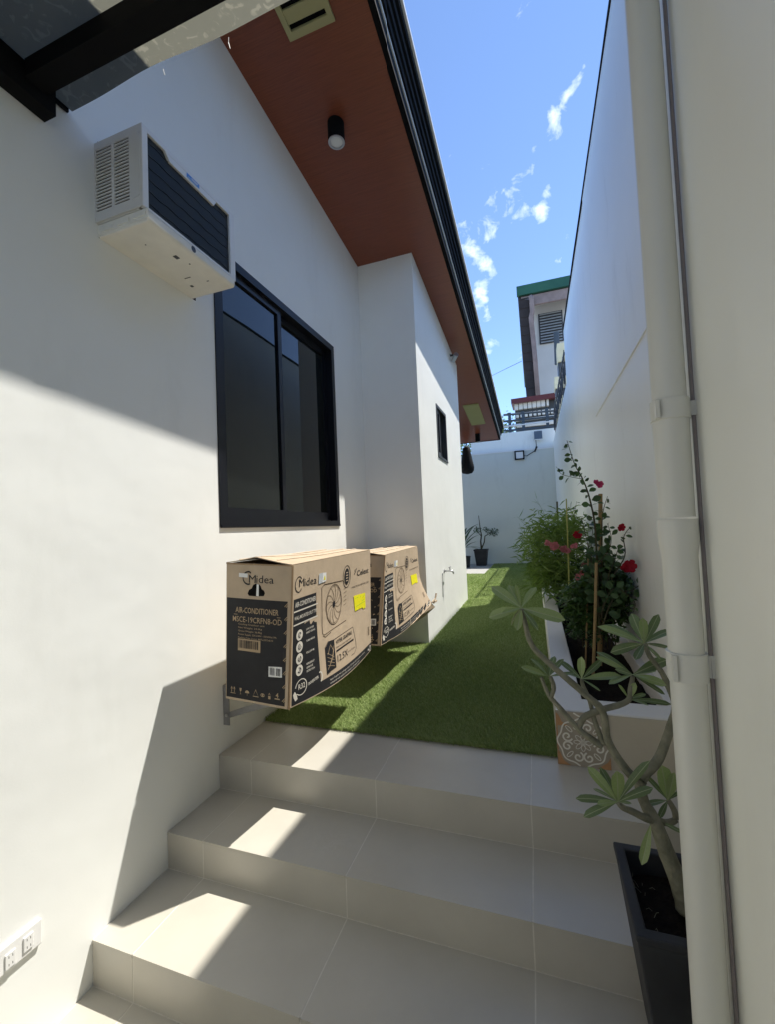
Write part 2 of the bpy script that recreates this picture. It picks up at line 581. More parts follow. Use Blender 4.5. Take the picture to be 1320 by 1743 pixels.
def text_polys(s, size, align='LEFT', bold=0.0, spacing=1.0):
    """flat outline mesh of a word, in face units (origin on its base line)"""
    key = (s, align, bold, spacing)
    if key not in _tc:
        cu = bpy.data.curves.new('lettering', 'FONT')
        cu.body = s
        cu.size = 1
        cu.align_x = align
        cu.offset = bold
        cu.space_character = spacing
        cu.resolution_u = 2
        ob = bpy.data.objects.new('lettering', cu)
        me = bpy.data.meshes.new_from_object(ob)
        _tc[key] = ([tuple(v.co) for v in me.vertices], [tuple(p.vertices) for p in me.polygons])
        bpy.data.objects.remove(ob)
        bpy.data.curves.remove(cu)
        bpy.data.meshes.remove(me)
    v, f = _tc[key]
    return [(x * size, y * size) for x, y, _ in v], f


# ------------------------------------------------------------------ setting: ground, floor, steps
W = -1.428          # face of the house wall
BX = -.904          # face of the projecting bay
RX = .52            # face of the boundary wall on the right
PXW = .299          # face of the nearer, thicker part of that wall
FZ, T1, T2 = -.43, -.286, -.149
R1, R2, R3 = 1.031, 1.333, 1.629


def soff(y):
    return 3.78 - .1 * y


b = MB()
b.box(-300, 300, -300, 300, -.9, -.62)
tag(b.build('ground', M['ground']), kind='structure')

COLS = [W + .003, -1.253, -.660, -.066, RX + .01]
GAP = .002


def tile_obj(name, parent, x0, x1, y0, y1, z0, z1, m):
    return part_box(name, m, parent, x0, x1, y0, y1, z0, z1)


steps = bpy.data.objects.new('steps', None)
COL.objects.link(steps)
tag(steps, kind='structure')
b = MB()                                     # mortar bed, shows as the pale joints
TH = .009
b.box(W + .002, RX + .02, R1 + .0007, R2 + .05, -.6, T1 - .0007)
b.box(W + .002, RX + .02, R2 + .0007, R3 + .05, -.6, T2 - .0007)
b.box(W + .002, RX + .02, R3 + .0007, 2.45, -.6, -.0007)
b.build('grout', M['grout'], steps)
for i in range(4):
    x0, x1 = COLS[i] + GAP, COLS[i + 1] - GAP
    for (zt, zb, yr, yn) in ((T1, FZ, R1, R2), (T2, T1, R2, R3), (0, T2, R3, 2.30)):
        m = M['tile_scuffed'] if (zt == T2 and i == 1) else M['tile']
        tile_obj('tread_tile', steps, x0, x1, yr - .002, yn - GAP, zt - TH, zt, m)
        tile_obj('riser_tile', steps, x0, x1, yr, yr + TH, zb + GAP, zt - TH - .0004, M['tile'])

floor = bpy.data.objects.new('floor', None)
COL.objects.link(floor)
tag(floor, kind='structure')
part_box('grout', M['grout'], floor, W + .002, 2.2, -4.2, R1 + .002, FZ - .06, FZ - .0007)
ys = [R1, .78, .18, -.42, -1.02, -1.62, -2.22, -2.82, -3.42, -4.1]
xs = [W + .003, -1.253, -.660, -.066, .55, 1.15, 1.75]
for j in range(len(ys) - 1):
    for i in range(len(xs) - 1):
        tile_obj('floor_tile', floor, xs[i] + GAP, xs[i + 1] - GAP, ys[j + 1] + GAP, ys[j] - GAP, FZ - .009, FZ, M['tile'])

# unseen forecourt added behind the viewer: pale paving to bounce sunlight forward
b = MB()
b.box(-1.6, 9.0, -7.5, -4.19, FZ - .06, FZ - .002)
b.box(1.80, 9.0, -4.19, -.76, FZ - .06, FZ - .002)
tag(b.build('bounce_forecourt', M['paving']), kind='structure')

# raised yard under the turf and the concrete pad at its far end
b = MB()
b.box(-3.0, RX + .1, 2.2, 11.4, -.6, -.014)
tag(b.build('yard_slab', M['concrete']), kind='structure')
b = MB()
b.box(-3.0, -1.02, 8.85, 11.1, -.02, .004)
tag(b.build('concrete_pad', M['concrete']), kind='structure')

# artificial turf: backing sheet and the pile
TX1 = .040
TY0 = 1.985


def turf_x0(y):
    return W + .004 if y < 3.58 else (BX + .004 if y < 5.83 else (W + .004 if y < 8.85 else -1.018))


b = MB()
for (x0, x1, y0, y1) in ((W + .004, TX1, TY0, 3.59), (BX + .003, TX1, 3.59, 5.83), (W + .004, TX1, 5.83, 8.85), (-1.018, TX1, 8.85, 11.1)):
    b.box(x0, x1, y0, y1, -.013, .006)
tag(b.build('turf_backing', M['turf_base']), kind='structure')


def turf():
    segs = ((TY0, 2.7, 78000), (2.7, 3.59, 52000), (3.59, 5.83, 56000), (5.83, 8.85, 42000), (8.85, 11.1, 16000))
    P = []
    for y0, y1, n in segs:
        x0 = turf_x0((y0 + y1) / 2)
        k = n
        P.append(np.stack([RNG.uniform(x0, TX1, k), RNG.uniform(y0, y1, k)], 1))
    # frayed front edge
    k = 4200
    P.append(np.stack([RNG.uniform(W + .01, TX1, k), TY0 - np.abs(RNG.normal(0, .006, k))], 1))
    P = np.concatenate(P)
    n = len(P)
    a = RNG.uniform(0, 2 * PI, n)
    # pile lies in slowly varying swathes
    la = 1.9 + 1.1 * np.sin(P[:, 0] * 2.1 + P[:, 1] * 1.3) + RNG.normal(0, 1.1, n)
    lean = RNG.uniform(.006, .024, n)
    h = RNG.uniform(.010, .022, n)
    w = np.where(P[:, 1] < 3.6, .0013, np.where(P[:, 1] < 6, .002, .0032)) * RNG.uniform(.8, 1.3, n)
    dx, dy = np.cos(a) * w, np.sin(a) * w
    lx, ly = np.cos(la) * lean, np.sin(la) * lean
    z0 = np.full(n, .004)
    V = np.empty((n, 5, 3), np.float32)
    V[:, 0] = np.stack([P[:, 0] - dx, P[:, 1] - dy, z0], 1)
    V[:, 1] = np.stack([P[:, 0] + dx, P[:, 1] + dy, z0], 1)
    V[:, 2] = np.stack([P[:, 0] + dx * .8 + lx * .35, P[:, 1] + dy * .8 + ly * .35, z0 + h * .6], 1)
    V[:, 3] = np.stack([P[:, 0] - dx * .8 + lx * .35, P[:, 1] - dy * .8 + ly * .35, z0 + h * .6], 1)
    V[:, 4] = np.stack([P[:, 0] + lx, P[:, 1] + ly, z0 + h], 1)
    np.clip(V[:, :, 0], W + .003, TX1 + .001, out=V[:, :, 0])
    me = bpy.data.meshes.new('artificial_turf')
    me.vertices.add(n * 5)
    me.vertices.foreach_set('co', V.reshape(-1))
    me.loops.add(n * 7)
    base = np.arange(n)[:, None] * 5
    me.loops.foreach_set('vertex_index', (base + np.array([0, 1, 2, 3, 3, 2, 4])).reshape(-1).astype(np.int32))
    me.polygons.add(n * 2)
    st = np.arange(n)[:, None] * 7 + np.array([0, 4])
    me.polygons.foreach_set('loop_start', st.reshape(-1).astype(np.int32))
    me.update(calc_edges=True)
    # fibre colour differs strand by strand (three yarn colours)
    at_ = me.attributes.new('yarn', 'FLOAT', 'POINT')
    patch = .5 + .22 * np.sin(P[:, 0] * 5.3 + 2.1 * np.sin(P[:, 1] * 2.3)) + .18 * np.sin(P[:, 1] * 4.1 + 1.7 * np.sin(P[:, 0] * 7))
    val = np.clip(RNG.uniform(0, 1, n) * .75 + patch * .3 - .02, 0, 1)
    at_.data.foreach_set('value', np.repeat(val.astype(np.float32), 5))
    m = mat('turf_yarn', (.06, .10, .02), .62, .25, transl=((.15, .26, .05), .25))
    t = m.node_tree
    an = N(t, 'ShaderNodeAttribute', attribute_name='yarn')
    cr = N(t, 'ShaderNodeValToRGB')
    e = cr.color_ramp.elements
    e[0].position, e[0].color = 0, (.155, .22, .065, 1)
    e[1].position, e[1].color = 1, (.52, .56, .30, 1)
    for ps, c in ((.45, (.255, .335, .10, 1)), (.8, (.40, .48, .19, 1))):
        q = e.new(ps)
        q.color = c
    t.links.new(an.outputs['Fac'], cr.inputs[0])
    t.links.new(cr.outputs[0], t.nodes['Principled BSDF'].inputs['Base Color'])
    me.materials.append(m)
    o = bpy.data.objects.new('artificial_turf', me)
    COL.objects.link(o)
    return tag(o, 'green artificial turf strip between the house and the planter', 'turf', kind='stuff')


turf()

# ------------------------------------------------------------------ house
house = thing('house', (W, 2, 0), 'white rendered house with a red-brown soffit over its side wall', 'house')
WT = .16
WY0, WY1, WZ0, WZ1 = 1.676, 3.002, 1.041, 2.438        # big window opening


def wall_face(mb, x, xb, y0, y1, z0, hole, topfn):
    """outer face at x with a hole, reveals back to xb, inner face and ends"""
    hy0, hy1, hz0, hz1 = hole
    Y = [y0, hy0, hy1, y1]
    Z = lambda y: [z0, hz0, hz1, topfn(y)]
    for i in range(3):
        for j in range(3):
            if i == 1 and j == 1:
                continue
            a, c = Y[i], Y[i + 1]
            for xx in (x, xb):
                mb.face([(xx, a, Z(a)[j]), (xx, c, Z(c)[j]), (xx, c, Z(c)[j + 1]), (xx, a, Z(a)[j + 1])])
    h = [(hy0, hz0), (hy1, hz0), (hy1, hz1), (hy0, hz1)]
    for k in range(4):
        (ya, za), (yc, zc) = h[k], h[(k + 1) % 4]
        mb.face([(x, ya, za), (x, yc, zc), (xb, yc, zc), (xb, ya, za)])
    for y in (y0, y1):
        mb.face([(x, y, z0), (xb, y, z0), (xb, y, topfn(y)), (x, y, topfn(y))])
    mb.face([(x, y0, topfn(y0)), (x, y1, topfn(y1)), (xb, y1, topfn(y1)), (xb, y0, topfn(y0))])


top = lambda y: soff(y) + .06
b = MB()
wall_face(b, W, W - WT, -4.1, 3.60, -.6, (WY0, WY1, WZ0, WZ1), top)
fix(b.build('wall', M['house_paint'], house))
# bay
SW = (4.32, 4.83, 1.716, 2.272)
b = MB()
wall_face(b, BX, BX - .14, 3.590, 5.82, -.05, SW, top)
b.face([(W - .05, 3.59, -.05), (BX - .14, 3.59, -.05), (BX - .14, 3.59, top(3.59)), (W - .05, 3.59, top(3.59))])
b.face([(W - .05, 5.82, -.05), (BX - .14, 5.82, -.05), (BX - .14, 5.82, top(5.82)), (W - .05, 5.82, top(5.82))])
fix(b.build('bay_wall', M['house_paint'], house))
b = MB()
b.hexa([(W - WT, 5.7, -.05), (W, 5.7, -.05), (W, 8.75, -.05), (W - WT, 8.75, -.05),
        (W - WT, 5.7, top(5.7)), (W, 5.7, top(5.7)), (W, 8.75, top(8.75)), (W - WT, 8.75, top(8.75))])
b.hexa([(-4.5, 8.6, -.05), (W - WT, 8.6, -.05), (W - WT, 8.75, -.05), (-4.5, 8.75, -.05),
        (-4.5, 8.6, top(8.6)), (W - WT, 8.6, top(8.6)), (W - WT, 8.75, top(8.75)), (-4.5, 8.75, top(8.75))])
b.build('rear_wall', M['house_paint'], house)

EY0, EY1 = -4.3, 9.55


def along(poly, y0, y1, name, m, zf=soff, parent=None):
    """section polygon (x, dz) swept down the raking eave"""
    n = len(poly)
    mb = MB()
    vs = [(x, y0, zf(y0) + d) for x, d in poly] + [(x, y1, zf(y1) + d) for x, d in poly]
    mb.mesh(vs, [tuple(range(n)), tuple(range(2 * n - 1, n - 1, -1))] + [(i, i + n, (i + 1) % n + n, (i + 1) % n) for i in range(n)])
    return fix(mb.build(name, m, parent or house))


along([(-4.5, 0), (-.632, 0), (-.632, .02), (-4.5, .02)], EY0, EY1 - .02, 'soffit', M['soffit'])
along([(-.646, -.006), (-.612, -.006), (-.612, .087), (-.646, .087)], EY0, EY1, 'fascia', M['black_metal'])
along([(-.6115, .070), (-.6035, .071), (-.6025, .0865), (-.6115, .087)], EY0, EY1, 'white_strip', M['trim_white'])  # thin white strip along the foot of the gutter
along([(-.64, .088), (-.590, .088), (-.586, .125), (-.574, .129), (-.572, .172), (-.558, .176), (-.556, .218), (-.540, .222), (-.536, .252), (-.64, .252)],
      EY0, EY1, 'gutter', M['black_metal'])
along([(-.70, .253), (-.522, .253), (-.520, .268), (-.70, .271)], EY0, EY1 + .01, 'roof_flashing', M['flashing'])
along([(-4.6, .40), (-.66, .276), (-.66, .30), (-4.6, .43)], EY0, EY1 + .02, 'roof', M['black_metal'])
b = MB()
ye = EY1
b.hexa([(-4.5, ye - .018, soff(ye) - .006), (-.646, ye - .018, soff(ye) - .006), (-.646, ye + .015, soff(ye) - .006), (-4.5, ye + .015, soff(ye) - .006),
        (-4.5, ye - .018, soff(ye) + .27), (-.646, ye - .018, soff(ye) + .27), (-.646, ye + .015, soff(ye) + .27), (-4.5, ye + .015, soff(ye) + .27)])
b.build('end_fascia', M['black_metal'], house)


def window(x, y0, y1, z0, z1, depth, fr, m, split, rail_b, rail_t, stile, label, head=0.0):
    """sliding window: the frame carries its sashes and panes"""
    mb = MB()
    xf, xr = x + .006, x - depth
    mb.box(xr, xf, y0, y0 + fr, z0, z1)
    mb.box(xr, xf - .001, y1 - fr, y1, z0, z1)
    mb.box(xr, xf - .0005, y0 + fr, y1 - fr, z0, z0 + fr * .8)
    mb.box(xr, xf - .0005, y0 + fr, y1 - fr, z1 - fr, z1)
    w = mb.build('window', m, house)
    if label:
        w['label'] = label
    ia, ib, za, zb = y0 + fr, y1 - fr, z0 + fr * .8, z1 - fr
    for k, (a, c, xo) in enumerate(((ia, split + stile / 2, .016), (split - stile / 2, ib, .050))):
        s = MB()
        X1, X0 = x - xo, x - xo - .028
        s.box(X0, X1, a, a + stile, za, zb - head)
        s.box(X0, X1 - .0006, c - stile, c, za, zb - head)
        s.box(X0, X1 - .0003, a + stile, c - stile, za, za + rail_b)
        s.box(X0, X1 - .0003, a + stile, c - stile, zb - head - rail_t, zb - head)
        s.build('sash', m, w)
        g = MB()
        g.box(X0 + .008, X0 + .014, a + stile - .004, c - stile + .004, za + rail_b - .004, zb - head - rail_t + .004)
        g.build('pane', M['glass'], w)
    t = MB()                                                     # sill track lip
    t.box(x - .002, x + .010, y0 + .004, y1 - .004, z0 - .004, z0 + .012)
    t.build('track', m, w)
    return w


window(W, WY0, WY1, WZ0, WZ1, .10, .045, M['frame'], 2.275, .062, .040, .038, 'large black sliding window with dark tinted glass')
window(BX, *SW, .08, .030, M['frame_grey'], 4.56, .05, .03, .03, 'small grey sliding window high in the bay')

# soffit fittings
vent = thing('soffit_vent', (-.95, 1.8, soff(1.8)), 'tan slotted vent grille set in the red-brown soffit near the canopy', 'vent')
for nm, a, c, d0, d1, m in (('frame', None, None, 0, 0, M['olive']),):
    b = MB()
    x0, x1, y0, y1 = -1.087, -.826, 1.60, 1.905

    def vb(xa, xb, ya, yb, da, db):
        b.hexa([(xa, ya, soff(ya) + da), (xb, ya, soff(ya) + da), (xb, yb, soff(yb) + da), (xa, yb, soff(yb) + da),
                (xa, ya, soff(ya) + db), (xb, ya, soff(ya) + db), (xb, yb, soff(yb) + db), (xa, yb, soff(yb) + db)])
    for q in ((x0, x1, y0, y0 + .03), (x0, x1, y1 - .035, y1), (x0, x0 + .028, y0 + .03, y1 - .035), (x1 - .028, x1, y0 + .03, y1 - .035)):
        vb(*q, -.016, -.001)
    b.build('frame', M['olive'], vent)
    for ya, yb in ((1.633, 1.675), (1.70, 1.755), (1.785, 1.843)):
        b = MB()
        vb(x0 + .0285, x1 - .0285, ya, yb, -.013, -.002)
        b.build('slat', M['olive'], vent)
    b = MB()
    vb(x0 + .028, x1 - .028, y0 + .03, y1 - .035, -.0019, -.0008)
    b.build('duct', M['dark_void'], vent)

b = MB()
y0, y1, x0, x1 = 7.30, 8.37, -1.062, -.80
for (xa, xb, ya, yb, d) in ((x0, x1, y0, y1, -.010), (x0 + .02, x1 - .02, y0 + .03, y1 - .03, -.014)):
    b.hexa([(xa, ya, soff(ya) + d), (xb, ya, soff(ya) + d), (xb, yb, soff(yb) + d), (xa, yb, soff(yb) + d),
            (xa, ya, soff(ya) - .001), (xb, ya, soff(ya) - .001), (xb, yb, soff(yb) - .001), (xa, yb, soff(yb) - .001)])
tag(b.build('access_panel', M['olive2']), 'long plain olive panel at the far end of the soffit', 'panel')


def downlight(x, y, h, r, label):
    z = soff(y)
    t = thing('downlight', (x, y, z), label, 'lamp', 'black cylinder lamps under the eave')
    b = MB()
    b.lathe([(r * .98, .012), (r, 0), (r, -h), (r * .9, -h - .003), (r * .82, -h + .004), (r * .80, -h + .02)], (x, y, z), n=28)
    b.build('body', M['black_metal'], t, smooth=False)
    b = MB()
    b.lathe([(r * .985, -h - .001), (r * .99, -h - .006), (r * .80, -h - .006), (r * .79, -h + .004)], (x, y, z), n=28)
    b.build('trim_ring', M['chrome'], t)
    b = MB()
    b.lathe([(r * .78, -h + .004), (r * .70, -h - .0025), (r * .4, -h - .004), (.001, -h - .0045)], (x, y, z), n=24)
    b.build('lens', M['lens'], t, smooth=True)


downlight(-1.052, 2.372, .118, .052, 'black cylinder downlight on the soffit above the large window')
downlight(-1.03, 8.98, .17, .05, 'small far downlight beside the olive panel at the eave end')

# ------------------------------------------------------------------ boundary walls
rw = thing('boundary_wall', (RX, 5, 0), 'tall white boundary wall on the right behind the planted bed', 'wall')
b = MB()
b.box(RX, RX + .2, 1.06, 6.46, -.6, 3.684)
b.build('wall', M['wall_paint'], rw)
b = MB()
b.box(RX + .0, RX + .18, 6.462, 11.08, -.6, 2.93)
b.build('low_wall', M['wall_paint'], rw)
part_box('plaster_band', M['wall_paint'], rw, RX - .006, RX - .0005, 1.065, 3.86, 1.845, 3.683)
b = MB()                                                       # dark uneven coping edge
zs = [(1.06 + i * .3, 3.682 + .005 * math.sin(i * 1.7) + random.uniform(-.003, .003)) for i in range(19)]
for (ya, za), (yb, zb) in zip(zs, zs[1:]):
    b.hexa([(RX - .012, ya, 3.686), (RX + .2, ya, 3.686), (RX + .2, yb, 3.686), (RX - .012, yb, 3.686),
            (RX - .012, ya, za + .03), (RX + .2, ya, za + .03), (RX + .2, yb, zb + .03), (RX - .012, yb, zb + .03)])
b.build('coping', M['black_metal'], rw)

pier = thing('wall_pier', (PXW, 0, FZ), 'near white wall at the right edge just beside the downpipe', 'wall')
b = MB()
b.box(PXW, PXW + .40, -2.6, 1.045, -.6, 3.765)
b.build('wall', M['pier_paint'], pier)

YB = 11.12
bw = thing('boundary_wall', (-.5, YB, 0), 'white end wall closing the yard with a ledge and a flood light', 'wall')
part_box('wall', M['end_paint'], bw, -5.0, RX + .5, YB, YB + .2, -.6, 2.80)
part_box('upper_wall', M['wall_paint'], bw, -1.46, RX + .5, YB + .035, YB + .19, 2.80, 3.285)
part_box('ledge', M['trim_white'], bw, -1.46, RX + .0, YB - .012, YB + .034, 2.79, 2.835)

gt = MB()  # unseen panel, added to keep rear light off the risers
gt.box(W + .001, PXW - .001, -2.62, -2.56, FZ + .03, 2.3)
tag(gt.build('rear_light_blocker', M['gate']), 'unseen dark brown panel added behind the viewer to dim the risers', 'gate')

# downpipe on the pier
PC = (.2565, .955)
dp = thing('downpipe', (PC[0], PC[1], FZ), 'cream painted downpipe with bell joints running up the right wall', 'pipe')
PR = .0296


def pz(py):
    return at(1150, py, PC[1]).z


def pipe_part(name, prof):
    b = MB()
    b.lathe([(r, z) for r, z in prof], (PC[0], PC[1], 0), n=40)
    return b.build(name, M['pvc'], dp, smooth=False)


def shade_smooth_angle(o):
    me = o.data
    me.polygons.foreach_set('use_smooth', [True] * len(me.polygons))
    me.set_sharp_from_angle(angle=math.radians(35))


j1t, j2t, j3t = pz(686), pz(884), pz(1112)
for nm, prof in (('pipe_section', [(PR * .985, j2t + .01), (PR * .97, 3.7)]),
                 ('pipe_section', [(PR * .96, FZ + .02), (PR * .96, pz(930))]),
                 ('bell_joint', [(PR * .99, pz(1743) - .4), (PR * .99, pz(945)), (PR * 1.13, pz(918)), (PR * 1.13, j2t)])):
    shade_smooth_angle(pipe_part(nm, prof))
shade_smooth_angle(pipe_part('bell_joint', [(PR * 1.0, j2t + .004), (PR * 1.03, pz(735)), (PR * 1.06, pz(712))]))
for za, zb in ((j3t - .047, j3t + .006), (pz(716), pz(681))):
    b = MB()
    b.lathe([(PR * 1.05, za), (PR * 1.12, za + .001), (PR * 1.12, zb - .001), (PR * 1.05, zb)], (PC[0], PC[1], 0), n=40)
    cl = b.build('pipe_clamp', M['pvc'], dp)
    shade_smooth_angle(cl)
    b = MB()
    b.box(PC[0] - PR * 1.02, PC[0] - PR * .80, PC[1] - PR * 1.08, PC[1] - PR * .62, za + .003, zb - .003)
    b.build('clamp_lug', M['pvc'], dp)
    part_box('clamp_arm', M['pvc'], dp, PC[0] + PR * .6, PXW, PC[1] - .006, PC[1] + .010, za + .006, zb - .006)
# thin conduit that runs up behind the pipe
b = MB()
b.tube([(PXW - .0045, PC[1] - .004, FZ + .02), (PXW - .0045, PC[1] - .002, 1.2), (PXW - .0045, PC[1] - .004, 3.7)], .0036, 8)
tag(b.build('conduit', M['conduit']), 'thin mauve conduit squeezed between the downpipe and the wall', 'conduit')

# ------------------------------------------------------------------ carport canopy
cn = thing('carport_canopy', (-.5, -1, 2.4), 'black steel carport canopy with a dirty translucent roofing sheet', 'canopy')


def sheet_fn(u, v):
    x = W + .012 + u * (3.3)
    y = .42 + v * (.57)
    z = 2.460 + .003 * math.sin(x * 7.1 + 1.1) + .002 * math.sin(x * 17 + .4)
    if v > .97:
        y += .006 * math.sin(x * 9 + 2) + .006 * u
    return (x, y, z)


b = MB()
b.grid(sheet_fn, 110, 40)
sh = b.build('roofing_sheet', M['sheet'], cn, smooth=True)
for y in (.825, .43):
    part_box('rafter', M['black_metal'], cn, W + .058, 1.9, y, y + .062, 2.392, 2.448)
part_box('wall_beam', M['black_metal'], cn, W + .001, W + .055, .40, .915, 2.352, 2.446)
part_box('front_strip', M['black_metal'], cn, W + .003, W + .012, .916, .985, 2.448, 2.464)
b = MB()
p = at(278, 118, .99)
b.tube([p, p + Vector((.002, 0, -.012)), p + Vector((.006, 0, -.022))], .0009, 4)
b.build('loose_strand', M['trim_white'], cn)
b = MB()
p = at(389, 64, .99)
b.tube([p, p + Vector((-.001, 0, -.016)), p + Vector((.004, 0, -.036))], .0009, 4)
b.build('loose_strand', M['trim_white'], cn)

# ------------------------------------------------------------------ window air conditioner
AY0, AY1, AZ0, AZ1, AX = 1.080, 1.552, 2.128, 2.425, -1.203
ac = thing('window_air_conditioner', (W, 1.316, AZ0), 'white through-wall air conditioner jutting from the house wall', 'air conditioner')
b = MB()
b.box(W - .03, AX - .026, AY0 + .006, AY1, AZ0 + .002, AZ1)
b.build('casing', M['ac_side'], ac, bevel=.003)
# side panel with two columns of slots: dark recess behind, slats in front
x_at = lambda f: W + (AX - W) * f
b = MB()
b.box(x_at(.03), x_at(.745), AY0 + .0045, AY0 + .0062, 2.165, 2.402)
b.build('recess', M['dark_void'], ac)
b = MB()
for xa, xb, za, zb in ((W + .001, x_at(.035), AZ0 + .004, AZ1 - .001), (x_at(.365), x_at(.425), 2.168, 2.400), (x_at(.735), x_at(.985), AZ0 + .004, AZ1 - .001),
                       (x_at(.035), x_at(.735), AZ0 + .004, 2.168), (x_at(.035), x_at(.735), 2.400, AZ1 - .001)):
    b.box(xa, xb, AY0, AY0 + .0042, za, zb)
b.build('side_panel', M['ac_side'], ac)
b = MB()
b.box(0, x_at(.365) - x_at(.035), 0, .0036, 0, .0056)
slat_me = b.build('louvre_slat', M['ac_side'], ac)
rows = 19
pitch = (2.400 - 2.168) / rows
for r in range(rows):
    for c, xs_ in enumerate((.035, .425)):
        z = 2.168 + pitch * (r + .5)
        wsc = 1.0 if c == 0 else (.735 - .425) / (.365 - .035)
        mw = Matrix.Translation((x_at(xs_), AY0 + .0004, z)) @ Matrix.Rotation(.0, 4, 'X') @ Matrix.Diagonal((wsc, 1, 1, 1))
        if r == 0 and c == 0:
            slat_me.matrix_basis = mw
        else:
            inst('louvre_slat', slat_me.data, ac, mw)
b = MB()                                                        # pressed rib on the side panel
b.tube([(x_at(.93), AY0 + .001, 2.395), (x_at(.945), AY0 + .001, 2.37), (x_at(.945), AY0 + .001, 2.19), (x_at(.92), AY0 + .001, 2.168), (x_at(.80), AY0 + .001, 2.166)], .003, 6)
b.build('pressed_rib', M['ac_side'], ac, smooth=True)
# front frame with stepped head, coil behind it
b = MB()
oy0, oy1, oz0, oz1 = AY0 + .024, AY1 - .028, AZ0 + .012, AZ1 - .018
b.box(AX - .016, AX, AY0 + .001, oy0, AZ0 + .004, AZ1 + .001)
b.box(AX - .016, AX, oy1, AY1 + .004, AZ0 - .004, AZ1 + .001)
b.box(AX - .016, AX - .0004, oy0, oy1, AZ0 + .002, oz0)
b.box(AX - .016, AX - .0004, oy0, oy1, oz1, AZ1 + .001)
ya, yb = 1.20, 1.43
n0 = [(ya - .022, oz1), (ya, oz1 - .026), (yb, oz1 - .026), (yb + .016, oz1)]
b.mesh([(AX - .016, y, z) for y, z in n0] + [(AX - .0008, y, z) for y, z in n0],
       [(0, 1, 2, 3), (7, 6, 5, 4), (0, 4, 5, 1), (1, 5, 6, 2), (2, 6, 7, 3), (3, 7, 4, 0)])
b.build('front_frame', M['ac_white'], ac, bevel=.0015)
b = MB()
b.box(AX - .024, AX - .010, oy0 - .004, oy1 + .004, oz0 - .004, oz1 + .004)
b.build('condenser_coil', M['coil'], ac)
for k in range(6):
    z = oz0 + (oz1 - oz0) * (k + .5) / 6
    b = MB()
    pts = [(AX - .0095, oy0 + .004 + (oy1 - oy0 - .008) * i / 24, z + .0022 * math.sin(i * 1.3 + k)) for i in range(25)]
    b.tube(pts, .0022, 5)
    b.build('coil_tube', M['coil_line'], ac, smooth=True)
# base pan with rolled front lip
b = MB()
lip = [(-.03, .004), (.226, .004), (.234, .012), (.234, .034), (.228, .046), (-.03, .046)]
b.prism([(W + x, 2.081 + z) for x, z in lip], AY0 + .012, AY1 - .012)
b.build('base_pan', M['ac_base'], ac, bevel=.007)
b = MB()
b.box(W + .0, W + .235, AY0 + .010, AY0 + .0125, 2.094, 2.128)
for k in range(3):
    b.box(W + .02 + .075 * k, W + .075 + .075 * k, AY0 + .007, AY0 + .012, 2.098 + .003 * k, 2.112 + .003 * k)
b.build('pan_edge', M['ac_base'], ac)
b = MB()
c = atx(329, 425, AX + .0075)
b.lathe([(.0125, -.004), (.0125, .001), (.0105, .0022), (.001, .0022)], c, 'x', 20)
b.build('drain_plug', M['frame_grey'], ac)
b = MB()
st = lambda u, v: (AX + .0006, 1.28 + .066 * u, oz1 - .018 + .017 * v)
b.face([st(0, 0), st(1, 0), st(1, 1), st(0, 1)])
b.build('energy_sticker', M['blue'], ac)
b = MB()
for u0, u1, v0, v1 in ((.08, .3, .2, .3), (.36, .9, .55, .75), (.36, .8, .25, .4)):
    q = lambda u, v: (AX + .0011, 1.28 + .066 * u, oz1 - .018 + .017 * v)
    b.face([q(u0, v0), q(u1, v0), q(u1, v1), q(u0, v1)])
b.build('sticker_print', M['paper'], ac)
b = MB()
for (x, y, w, h) in ((-1.27, 1.27, .016, .02), (-1.31, 1.18, .004, .004), (-1.25, 1.33, .005, .005), (-1.36, 1.45, .012, .012), (-1.34, 1.40, .030, .003), (-1.27, 1.45, .01, .003)):
    b.box(x, x + w, y, y + h, 2.0835, 2.0852)
b.build('pan_mark', M['frame_grey'], ac)
part_box('wall_gap', M['dark_void'], ac, W - .02, W + .0015, AY0 + .013, AY1 + .004, AZ0 - .0425, AZ1 + .018)

# ------------------------------------------------------------------ wall outlet
ol = thing('wall_outlet', (W, .8, -.12), 'white double socket outlet low on the house wall', 'outlet')
part_box('plate', M['socket'], ol, W + .0005, W + .011, .735, .878, -.157, -.087, bevel=.003)
for yc, zc in ((.797, -.129), (.841, -.1225)):
    s = part_box('socket', M['socket'], ol, W + .0108, W + .0150, yc - .0125, yc + .0125, zc - .020, zc + .020, bevel=.0015)
    b = MB()
    for dz in (.010, -.010):
        for dy in (-.0045, .0045):
            b.box(W + .0149, W + .01535, yc + dy - .0006, yc + dy + .0006, zc + dz - .003, zc + dz + .003)
    b.build('slot', M['dark_void'], s)

# ------------------------------------------------------------------ cartons on their wall brackets
def bilerp(c, u, v):
    a = Vector(c[0]).lerp(Vector(c[1]), u)
    d = Vector(c[2]).lerp(Vector(c[3]), u)
    return a.lerp(d, v)


